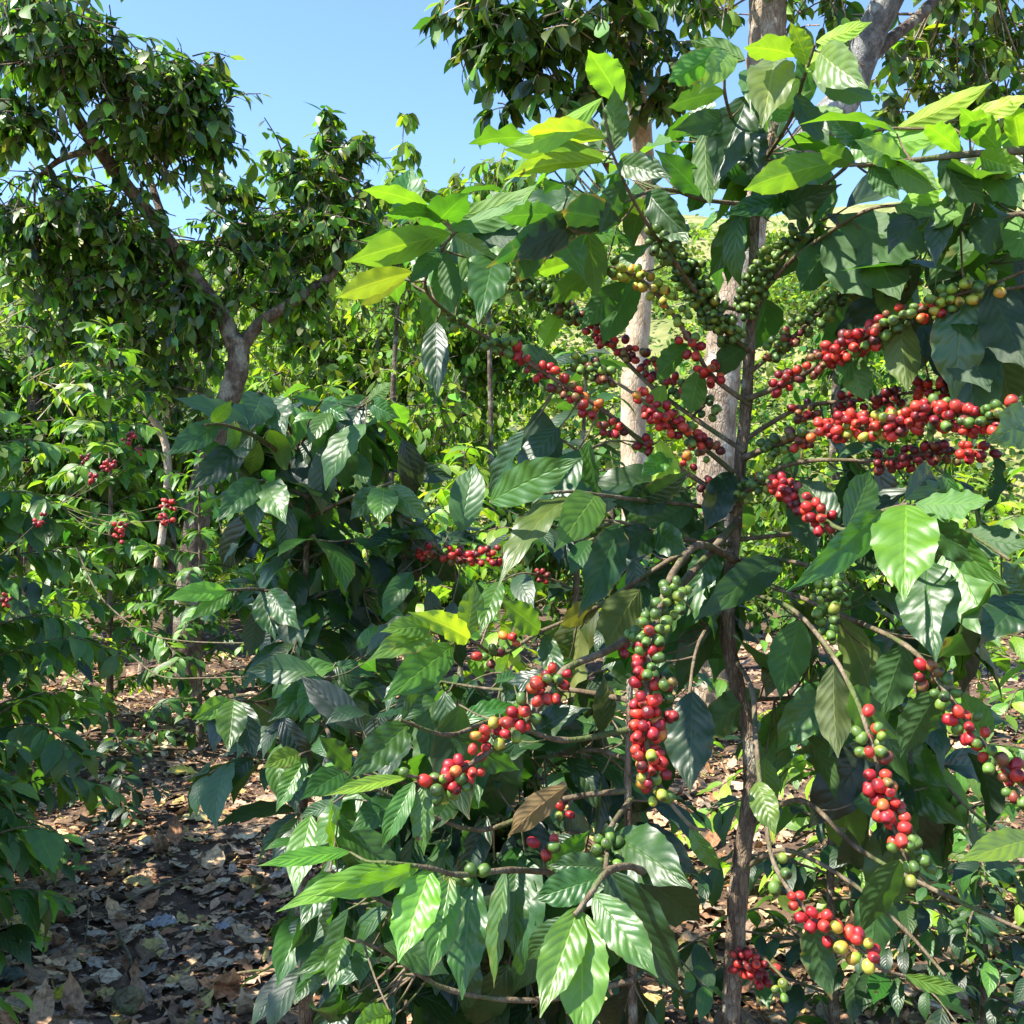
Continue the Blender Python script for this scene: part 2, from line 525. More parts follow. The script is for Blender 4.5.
def build_ground():
    xs = np.concatenate([np.linspace(-160, -10, 40), np.linspace(-9, 9, 150), np.linspace(10, 160, 40)])
    ys = np.concatenate([np.linspace(-12, 0, 14), np.linspace(0.2, 14, 110), np.linspace(14.6, 220, 110)])
    X, Y = np.meshgrid(xs, ys)
    Z = ground_z(X, Y) + np.where((abs(X) < 9) & (Y < 14), RNG.normal(0, 0.006, X.shape), 0)
    V = np.stack([X, Y, Z], -1).reshape(-1, 3)
    nx, ny = len(xs), len(ys)
    i = np.arange(ny - 1)[:, None] * nx
    j = np.arange(nx - 1)[None, :]
    F = np.stack([i + j, i + j + 1, i + nx + j + 1, i + nx + j], -1).reshape(-1, 4)
    g = Geo()
    g.add(V, F)
    tag(g.build('ground', M_GROUND), kind='structure')


build_ground()


# ------------------------------------------------------------------ generic tree
def tree(name, label, cat, limbs, clumps, leafL, keys, mats, group=None, aspect=0.5, nu=5, nv=2, matl=None, droop=0.7, link=True, twigr=0.012, tw=9):
    """limbs: list of (points, r0, r1, material index or None); clumps: (px, py, d, radius in px, leaves)."""
    base = limbs[0][0][0]
    root = thing(name, label, cat, group, tuple(base))
    lines = []
    for i, (pts, r0, r1) in enumerate(limbs):
        g = Geo()
        c = tube(g, pts, r0, r1, 14 if i == 0 else 10, 10, rough=0.035, knots=0.07)
        lines.append((c, np.linspace(r0, r1, len(c))))
        g.build('trunk' if i == 0 else 'limb', mats[min(i, len(mats) - 1)], root, base)
    allp = np.vstack([c[len(c) // 4:] for c, _ in lines])
    g = Geo()
    lb, la, ln_, ll, lc = [], [], [], [], []
    for (px, py, d, rp, n, *kk) in clumps:
        keys_ = kk[0] if kk else keys
        c = P(px, py, d)
        rad = rp * d / 1024.0 * 1.35
        if link:
            q = allp[np.argmin(((allp - c) ** 2).sum(1))]
            if np.linalg.norm(q - c) > 0.1:
                tube(g, [q, q * 0.5 + c * 0.5 + RNG.normal(0, 0.06, 3) * rad + np.array((0, 0, 0.08 * rad)), c], twigr, twigr * 0.5, 5, 4, 1)
        nt_ = max(1, n // tw)
        for k in range(nt_):
            dirv = unit(RNG.normal(0, 1, 3) * np.array((1.1, 0.9, 0.7)))
            tipv = c + dirv * rad * RNG.uniform(0.35, 1.0) ** 0.8 * RNG.choice([0.75, 1, 1.25, 1.5])
            st = c + dirv * rad * 0.05 + RNG.normal(0, 0.3, 3) * rad
            tone_k = RNG.integers(0, len(keys_))
            pts = curve([st, (st + tipv) / 2 + np.array((0, 0, 0.1 * rad)), tipv - np.array((0, 0, 0.12 * rad))], 3)
            tube(g, pts, twigr * 0.65, twigr * 0.4, 3, 1, 1)
            m = tw
            t = RNG.uniform(0.2, 1, m)
            b = np.stack([np.interp(t, np.linspace(0, 1, len(pts)), pts[:, q]) for q in range(3)], 1)
            sd = unit(RNG.normal(0, 1, (m, 3)))
            ax = unit(dirv * 0.4 + sd * 0.7 + np.array((0, 0, -0.75)))
            lb.append(b)
            la.append(ax)
            ln_.append(unit(RNG.normal(0, 0.5, (m, 3)) + np.array((0, 0, 1.0)) + dirv * 0.6))
            ll.append(leafL * RNG.uniform(0.55, 1.3, m) * RNG.uniform(0.75, 1.2))
            lc.append(tones(keys_[tone_k] * 2 + keys_, m))
    lb, la, ln_, ll, lc = map(np.concatenate, (lb, la, ln_, ll, lc))
    leaves(g, lb, la, ln_, ll, ll * aspect, lc, RNG.uniform(0.1, droop, len(ll)), RNG.uniform(0.05, 0.4, len(ll)), 0.05, nu, nv, 0)
    g.build('crown', [matl or M_TREE, mats[0]], root, base)
    return root


# ------------------------------------------------------------------ coffee plants
def nearest(lines, p):
    best = None
    for i, c in enumerate(lines):
        k = int(np.argmin(((c - p) ** 2).sum(1)))
        dd = float(((c[k] - p) ** 2).sum())
        if best is None or dd < best[0]:
            best = (dd, i, k)
    return best


def off_path(p, trim):
    """True where a shoot would reach into the trodden path (people keep it clear)."""
    if trim is None:
        return True
    w = (p[2] < trim[1]) and ((p[0] + trim[2] * p[1] - trim[0]) * trim[3] > 0)
    return not w


class Coffee:
    """A coffee plant laid out branch by branch: stem, branches (> foliage, cherry_cluster)."""

    def __init__(self, name, label, stem, r0, r1, group=None, matl=None, nu=16, nv=6):
        self.base = np.asarray(stem[0], float)
        self.root = thing(name, label, 'coffee plant', group, tuple(self.base))
        g = Geo()
        self.stem = tube(g, stem, r0, r1, 10, 8, rough=0.10, knots=0.10)
        g.build('stem', M_STEM, self.root, self.base)
        self.lines, self.geo, self.fol, self.cl, self.special = [], [], [], [], []
        self.matl, self.nu, self.nv = matl or M_LEAF, nu, nv
        self.keys = {}

    def branch(self, pts, r0=0.004, r1=0.0018, key=None, span=6):
        g = Geo()
        pts = [np.asarray(p, float) for p in pts]
        c = tube(g, pts, r0, r1, 6, span, rough=0.05, knots=0.18)
        self.lines.append(c)
        self.geo.append(g)
        self.fol.append(Geo())
        self.cl.append([])
        if key:
            self.keys[key] = len(self.lines) - 1
        return len(self.lines) - 1

    def add_leaves(self, i, base, axis, normal, length, width, col, **kw):
        kw.setdefault('nu', self.nu)
        kw.setdefault('nv', self.nv)
        leaves(self.fol[i], base, axis, normal, length, width, col, **kw)

    def stalk(self, i, k, p):
        q = self.lines[i][k]
        dd = np.linalg.norm(p - q)
        if dd > 0.004:
            tube(self.geo[i], [q, (p + q) / 2 + np.array((0, 0, -0.06 * dd)), p], 0.0015, 0.0011, 5, 3)

    def hand(self, rows):
        """rows: base px, base py, tip px, tip py, width px, depth at base, depth at tip, tone, roll, underside[, droop]"""
        for r in rows:
            bx, by, tx, ty, w, d0, d1, tone, roll, und = r[:10]
            dr = r[10] if len(r) > 10 else random.uniform(0.3, 0.8)
            b, t = P(bx, by, d0), P(tx, ty, d1)
            ax = t - b
            Ln = np.linalg.norm(ax)
            ax = ax / Ln
            to = unit(np.array((0, 0, CAM_Z)) - (b + t) / 2)
            n0 = unit(to - ax * to.dot(ax))
            s0 = np.cross(ax, n0)
            if und:
                n0 = -n0
                if dr > 0 and len(r) <= 10:
                    dr = random.uniform(0.2, 0.6)
            a = R(roll + random.uniform(-6, 6))
            nn = n0 * math.cos(a) + s0 * math.sin(a)
            wm = w * (d0 + d1) / 2 / 1024.0 / max(0.5, abs(math.cos(a)))
            wm = min(wm * 0.98, Ln * 0.52)
            dd, i, k = nearest(self.lines, b)
            self.stalk(i, k, b)
            col = tones(tone, 1, 0.12)[0]
            kw = dict(droop=dr, fold=random.uniform(0.15, 0.5), wave=random.uniform(0.04, 0.11), chord=True, nu=22, nv=8, twist=random.uniform(-0.5, 0.5))
            if tone in ('w', 'n'):
                g = Geo()
                leaves(g, b, ax, nn, Ln, wm, col, **kw)
                lab = {'w': 'yellowed leaf with green veins', 'n': 'dry brown curled leaf'}[tone]
                self.special.append((i, g, lab))
            else:
                self.add_leaves(i, b, ax, nn, Ln, wm, col, **kw)

    trim = None

    def fill(self, rows):
        """rows: px, py, d, rx, ry, count, leaf length, tones  -> drooping leaves round a spot, tied to the nearest branch"""
        for px, py, d, rx, ry, n, L, keys in rows:
            for _ in range(n):
                dd = d * random.uniform(0.93, 1.09)
                p = P(px + random.uniform(-1, 1) * rx, py + random.uniform(-1, 1) * ry, dd)
                e, i, k = nearest(self.lines, p)
                q = self.lines[i][k]
                if e > 0.10 ** 2:
                    p = q + (p - q) * random.uniform(0.03, 0.10) / math.sqrt(e)
                o = unit(p - q + RNG.normal(0, 0.02, 3))
                a = unit(o * 0.8 + RNG.normal(0, 0.35, 3) + np.array((0, -0.1, -0.55)))
                nn = unit(np.array((RNG.normal(0, .35), -0.45 + RNG.normal(0, .4), 0.8)))
                Ln = L * random.uniform(0.5, 1.2)
                if not off_path(p + a * Ln, self.trim):
                    continue
                self.stalk(i, k, p)
                self.add_leaves(i, p, a, nn, Ln, Ln * random.uniform(0.38, 0.48), tones(keys, 1)[0], droop=random.uniform(0.1, 1.5),
                                fold=random.uniform(0.1, 0.6), wave=random.uniform(0.02, 0.10), twist=random.uniform(-0.9, 0.9))

    def pairs(self, i, t0, t1, gap, L, keys, tipkeys=None, side=0.9):
        """leaf pairs along a branch between fractions t0 and t1"""
        c = self.lines[i]
        seg = np.linalg.norm(np.diff(c, axis=0), axis=1)
        s = np.concatenate([[0], np.cumsum(seg)])
        tot = s[-1]
        m = max(1, int(tot * (t1 - t0) / gap))
        for j in range(m + 1):
            tt = t0 + (t1 - t0) * (j / m)
            pos = np.array([np.interp(tt * tot, s, c[:, q]) for q in range(3)])
            k = min(len(c) - 2, int(np.searchsorted(s, tt * tot)))
            tg = unit(c[k + 1] - c[max(0, k - 1)])
            sd = np.cross(tg, (0, 0, 1))
            sd = unit(sd if np.linalg.norm(sd) > 0.1 else np.array((1, 0, 0)))
            tip = tt > 0.86
            for sg in (-1, 1):
                if random.random() < 0.10:
                    continue
                rs = RNG.normal(0, 0.22, 3)
                ax = unit(tg * random.uniform(0.35, 0.9) + sd * sg * side + rs + np.array((0, 0, -0.35 + (0.5 if tip else 0))))
                nn = unit(np.array((0, 0, 1.0)) + RNG.normal(0, 0.28, 3) + tg * 0.2)
                Ln = L * random.uniform(0.5, 1.18) * (0.72 if tip else 1)
                col = tones((tipkeys or keys) if tip else keys, 1)[0]
                self.add_leaves(i, pos + ax * 0.008, ax, nn, Ln, Ln * random.uniform(0.38, 0.47), col, droop=random.uniform(0.4, 1.3),
                                fold=random.uniform(0.1, 0.4), wave=random.uniform(0.02, 0.06), twist=random.uniform(-0.3, 0.3))

    def fruit(self, rows, r=0.0062):
        """rows: branch key, px, py, count, colour mix"""
        for key, px, py, n, mix in rows:
            c = self.lines[self.keys[key]]
            x = 512 + 1024 * c[:, 0] / c[:, 1]
            y = 512 - 1024 * (c[:, 2] - CAM_Z) / c[:, 1]
            k = int(np.argmin((x - px) ** 2 + (y - py) ** 2))
            ax = c[min(k + 1, len(c) - 1)] - c[max(k - 1, 0)]
            p = P(px, py, c[k, 1] - 0.004)
            g = Geo()
            cherries(g, p, ax, int(n * 1.3 + 0.4), mix, r)
            q = c[k]
            if np.linalg.norm(p - q) > 0.012:
                tube(self.geo[self.keys[key]], [q, (p + q) / 2, p], 0.0022, 0.0016, 5, 3)
            red = sum(ch in 'rdo' for ch in mix) / len(mix)
            lab = 'ripe red cherries' if red > 0.75 else ('green unripe cherries' if red < 0.15 else 'cherries turning from green to red')
            if all(ch in 'y' for ch in mix):
                lab = 'yellow green cherries'
            self.cl[self.keys[key]].append((g, 'tight cluster of ' + lab))

    def hang(self, px, py, d, n, mix, r=0.0075):
        p = P(px, py, d)
        e, i, k = nearest(self.lines, p)
        g = Geo()
        q = self.lines[i][k]
        cherries(g, p, unit(p - q + np.array((0.02, 0, -0.02))), n, mix, r)
        self.stalk(i, k, p)
        self.cl[i].append((g, 'tight cluster of ripe red cherries'))

    def fruit_on(self, i, t, n, mix, r=0.0066):
        c = self.lines[i]
        k = int(t * (len(c) - 2))
        g = Geo()
        cherries(g, c[k], c[k + 1] - c[k], n, mix, r)
        self.cl[i].append((g, 'tight cluster of ripe red cherries' if 'g' not in mix else 'cherries turning from green to red'))

    def done(self):
        for i, g in enumerate(self.geo):
            o = g.build('branch', M_TWIG, self.root, self.base)
            if not self.fol[i].empty():
                self.fol[i].build('foliage', self.matl, o, (0, 0, 0)).location = (0, 0, 0)
                f = o.children[-1] if o.children else None
            for gg, lab in self.cl[i]:
                if not gg.empty():
                    gg.build('cherry_cluster', M_CHERRY, o)['label'] = lab
            for k, gg, lab in self.special:
                if k == i:
                    gg.build('leaf', self.matl, o)['label'] = lab
        # children of a branch were built in world space: shift them to the plant's origin
        off = self.base
        for o in self.root.children:
            for ch in o.children:
                n = len(ch.data.vertices)
                co = np.empty(n * 3, np.float32)
                ch.data.vertices.foreach_get('co', co)
                co = (co.reshape(-1, 3) - off).astype(np.float32)
                ch.data.vertices.foreach_set('co', co.ravel())
                ch.location = (0, 0, 0)
        return self.root


def bush(name, label, x, y, h, rad, leafL=0.13, keys='ddm', tipkeys='mb', gap=0.05, step=0.085, seed=1, lean=(0, 0), fruit=0, mix='rrd',
         group=None, low=0.12, nu=8, nv=4, arc=0.25, stems=1, matl=None, finish=True, trim=None):
    random.seed(seed)
    z = float(ground_z(x, y))
    b = np.array((x, y, z - 0.03))
    top = b + np.array((lean[0], lean[1], h))
    mid = b * 0.5 + top * 0.5 + np.array((random.uniform(-.04, .04), random.uniform(-.04, .04), 0))
    pl = Coffee(name, label, [b, mid, top], 0.011 + 0.006 * h, 0.004, group, matl or M_LEAF_MID, nu, nv)
    n = int(h * (1 - low) / step)
    az = random.uniform(0, 3.14)
    for k in range(n + 1):
        t = low + (1 - low) * k / max(1, n)
        p = pl.stem[min(len(pl.stem) - 1, int(t * (len(pl.stem) - 1)))]
        az += math.pi / 2 + random.uniform(-0.35, 0.35)
        prof = (1.02 - t) ** 0.55 * (0.55 + 0.45 * min(1, t / 0.35))
        for s in (0, math.pi):
            a = az + s + random.uniform(-0.25, 0.25)
            Lb = rad * prof * random.uniform(0.75, 1.15) + 0.05
            o = np.array((math.cos(a), math.sin(a), 0))
            up = 0.55 if t > 0.8 else random.uniform(0.15, 0.5)
            pts = [p, p + o * Lb * 0.35 + np.array((0, 0, up * Lb * 0.35)), p + o * Lb * 0.7 + np.array((0, 0, up * Lb * 0.5)),
                   p + o * Lb + np.array((0, 0, (up - arc * (1.6 - t)) * Lb * 0.55))]
            if not off_path(pts[-1] + o * 0.08 - np.array((0, 0, 0.06)), trim):
                continue
            i = pl.branch(pts, 0.0045, 0.0016, None, 4)
            pl.pairs(i, 0.10 if Lb > 0.25 else 0.03, 1.0, gap, leafL, keys, tipkeys)
            if fruit and random.random() < fruit:
                for q in range(random.randint(1, 3)):
                    pl.fruit_on(i, random.uniform(0.25, 0.7), random.randint(6, 12), mix, 0.0075)
    i = pl.branch([pl.stem[-2], pl.stem[-1] + np.array((0, 0, 0.03))], 0.003, 0.0015, None, 3)
    pl.pairs(i, 0.2, 1.0, 0.03, leafL * 0.8, tipkeys, tipkeys, 0.6)
    if finish:
        pl.done()
    return pl


# ================================================================== the front coffee tree
random.seed(3)
main = Coffee('coffee_tree', 'tall front coffee tree, its branches loaded with red and green cherries',
              [np.array((0.31, 1.42, -0.03)), P(728, 1140, 1.40), P(738, 900, 1.42), P(752, 760, 1.44), P(728, 640, 1.45), P(734, 540, 1.46), P(746, 400, 1.46),
               P(752, 300, 1.45), P(757, 200, 1.42), P(775, 125, 1.40)], 0.0148, 0.0052)
BR = {
 'B1': ([(738, 505, 1.45), (690, 475, 1.45), (640, 440, 1.42), (600, 408, 1.40), (540, 370, 1.38), (500, 345, 1.35), (455, 318, 1.30), (425, 287, 1.25), (442, 250, 1.22), (455, 232, 1.20)], .0050, .0018),
 'B2': ([(745, 452, 1.45), (700, 422, 1.48), (650, 385, 1.50), (600, 335, 1.50), (568, 308, 1.50), (520, 275, 1.48), (492, 255, 1.44)], .0052, .0020),
 'B3': ([(750, 405, 1.45), (712, 376, 1.42), (690, 340, 1.40), (660, 298, 1.38), (632, 274, 1.38), (590, 262, 1.38), (535, 246, 1.36)], .0048, .0016),
 'B4': ([(740, 478, 1.45), (700, 445, 1.40), (662, 415, 1.36), (625, 388, 1.38), (580, 362, 1.40)], .0050, .0020),
 'T1': ([(752, 312, 1.45), (705, 300, 1.40), (675, 262, 1.32), (650, 228, 1.26), (628, 190, 1.20), (612, 152, 1.16)], .0045, .0018),
 'T2': ([(748, 350, 1.45), (725, 330, 1.42), (700, 290, 1.40), (672, 262, 1.42)], .0050, .0030),
 'T3': ([(757, 205, 1.42), (705, 200, 1.36), (672, 190, 1.33), (648, 192, 1.30), (618, 205, 1.26), (598, 208, 1.22), (560, 215, 1.18)], .0040, .0016),
 'T4': ([(762, 180, 1.41), (740, 140, 1.35), (725, 95, 1.30), (727, 55, 1.28)], .0040, .0018),
 'T5': ([(765, 160, 1.40), (790, 120, 1.32), (805, 75, 1.25), (815, 45, 1.22)], .0040, .0018),
 'T6': ([(752, 305, 1.45), (790, 262, 1.38), (830, 232, 1.30), (868, 210, 1.22), (900, 205, 1.18)], .0045, .0018),
 'T7': ([(757, 215, 1.42), (800, 200, 1.34), (845, 168, 1.26), (868, 135, 1.22), (895, 128, 1.18)], .0040, .0016),
 'U1': ([(752, 330, 1.45), (765, 290, 1.42), (790, 248, 1.40), (815, 222, 1.38)], .0045, .0020),
 'U2': ([(750, 372, 1.45), (790, 340, 1.42), (835, 300, 1.40), (880, 275, 1.38), (930, 262, 1.34), (985, 262, 1.30)], .0045, .0018),
 'R1': ([(746, 400, 1.45), (800, 376, 1.36), (848, 345, 1.28), (900, 318, 1.22), (950, 297, 1.18), (990, 285, 1.16), (1045, 262, 1.12)], .0055, .0018),
 'R2': ([(744, 458, 1.45), (775, 445, 1.38), (830, 428, 1.28), (880, 424, 1.22), (930, 410, 1.17), (985, 418, 1.12), (1040, 402, 1.08)], .0060, .0022),
 'R2b': ([(744, 440, 1.46), (800, 408, 1.44), (860, 400, 1.40), (915, 392, 1.36), (965, 388, 1.32)], .0050, .0020),
 'R2c': ([(742, 485, 1.46), (800, 462, 1.40), (880, 460, 1.34), (940, 452, 1.28), (985, 450, 1.22)], .0045, .0018),
 'R3': ([(738, 498, 1.45), (762, 482, 1.36), (790, 490, 1.28), (815, 512, 1.22), (845, 530, 1.16), (880, 512, 1.08), (908, 504, 1.04)], .0055, .0020),
 'R4': ([(733, 560, 1.45), (780, 560, 1.36), (820, 570, 1.28), (834, 596, 1.22), (828, 640, 1.20)], .0045, .0018),
 'R5': ([(733, 590, 1.45), (785, 605, 1.28), (822, 640, 1.13), (852, 690, 1.04), (872, 745, 1.00), (885, 800, .98), (905, 855, .96), (925, 880, .96)], .0040, .0018),
 'R6': ([(733, 570, 1.45), (830, 610, 1.30), (905, 645, 1.16), (945, 690, 1.08), (985, 745, 1.04), (1035, 800, 1.0)], .0048, .0020),
 'R7': ([(736, 660, 1.45), (752, 690, 1.28), (756, 745, 1.14), (764, 810, 1.08), (776, 868, 1.04), (815, 920, 1.0), (858, 948, .98), (880, 968, .96), (905, 976, .96)], .0045, .0016),
 'R8': ([(745, 830, 1.43), (800, 800, 1.38), (860, 850, 1.30), (945, 895, 1.22), (1045, 940, 1.15)], .0050, .0026),
 'R9': ([(742, 870, 1.42), (785, 850, 1.36), (850, 882, 1.28), (905, 930, 1.22), (945, 975, 1.18)], .0045, .0022),
 'R10': ([(738, 945, 1.42), (765, 960, 1.38), (790, 985, 1.34)], .0040, .0020),
 'R11': ([(735, 540, 1.46), (830, 530, 1.40), (910, 525, 1.28), (960, 530, 1.20), (1010, 560, 1.14)], .0046, .0020),
 'R12': ([(745, 700, 1.46), (830, 700, 1.50), (900, 735, 1.48), (960, 800, 1.42), (1000, 835, 1.38)], .0044, .0020),
 'A': ([(735, 560, 1.45), (700, 545, 1.30), (672, 575, 1.16), (655, 630, 1.09), (647, 690, 1.06), (648, 750, 1.04), (662, 790, 1.04), (690, 825, 1.04), (705, 830, 1.05)], .0052, .0020),
 'B': ([(738, 520, 1.45), (690, 575, 1.32), (625, 640, 1.18), (565, 670, 1.10), (535, 712, 1.06), (480, 758, 1.03), (440, 778, 1.02), (408, 776, 1.0)], .0056, .0020),
 'C': ([(736, 530, 1.46), (670, 560, 1.42), (600, 605, 1.36), (540, 632, 1.32), (500, 655, 1.28), (470, 640, 1.2), (430, 632, 1.14)], .0048, .0018),
 'E': ([(738, 512, 1.46), (690, 505, 1.42), (640, 500, 1.30), (600, 495, 1.22), (560, 492, 1.18), (490, 502, 1.12)], .0046, .0018),
 'F': ([(735, 545, 1.46), (690, 540, 1.40), (650, 530, 1.32), (620, 522, 1.26), (600, 520, 1.22)], .0042, .0018),
 'H': ([(730, 600, 1.46), (700, 640, 1.40), (690, 690, 1.32), (692, 720, 1.28)], .0040, .0018),
}
for k, (pts, r0, r1) in BR.items():
    main.branch([P(*p) for p in pts], r0 * (1.0 if k in 'AB' else 0.78), r1 * .9, k)

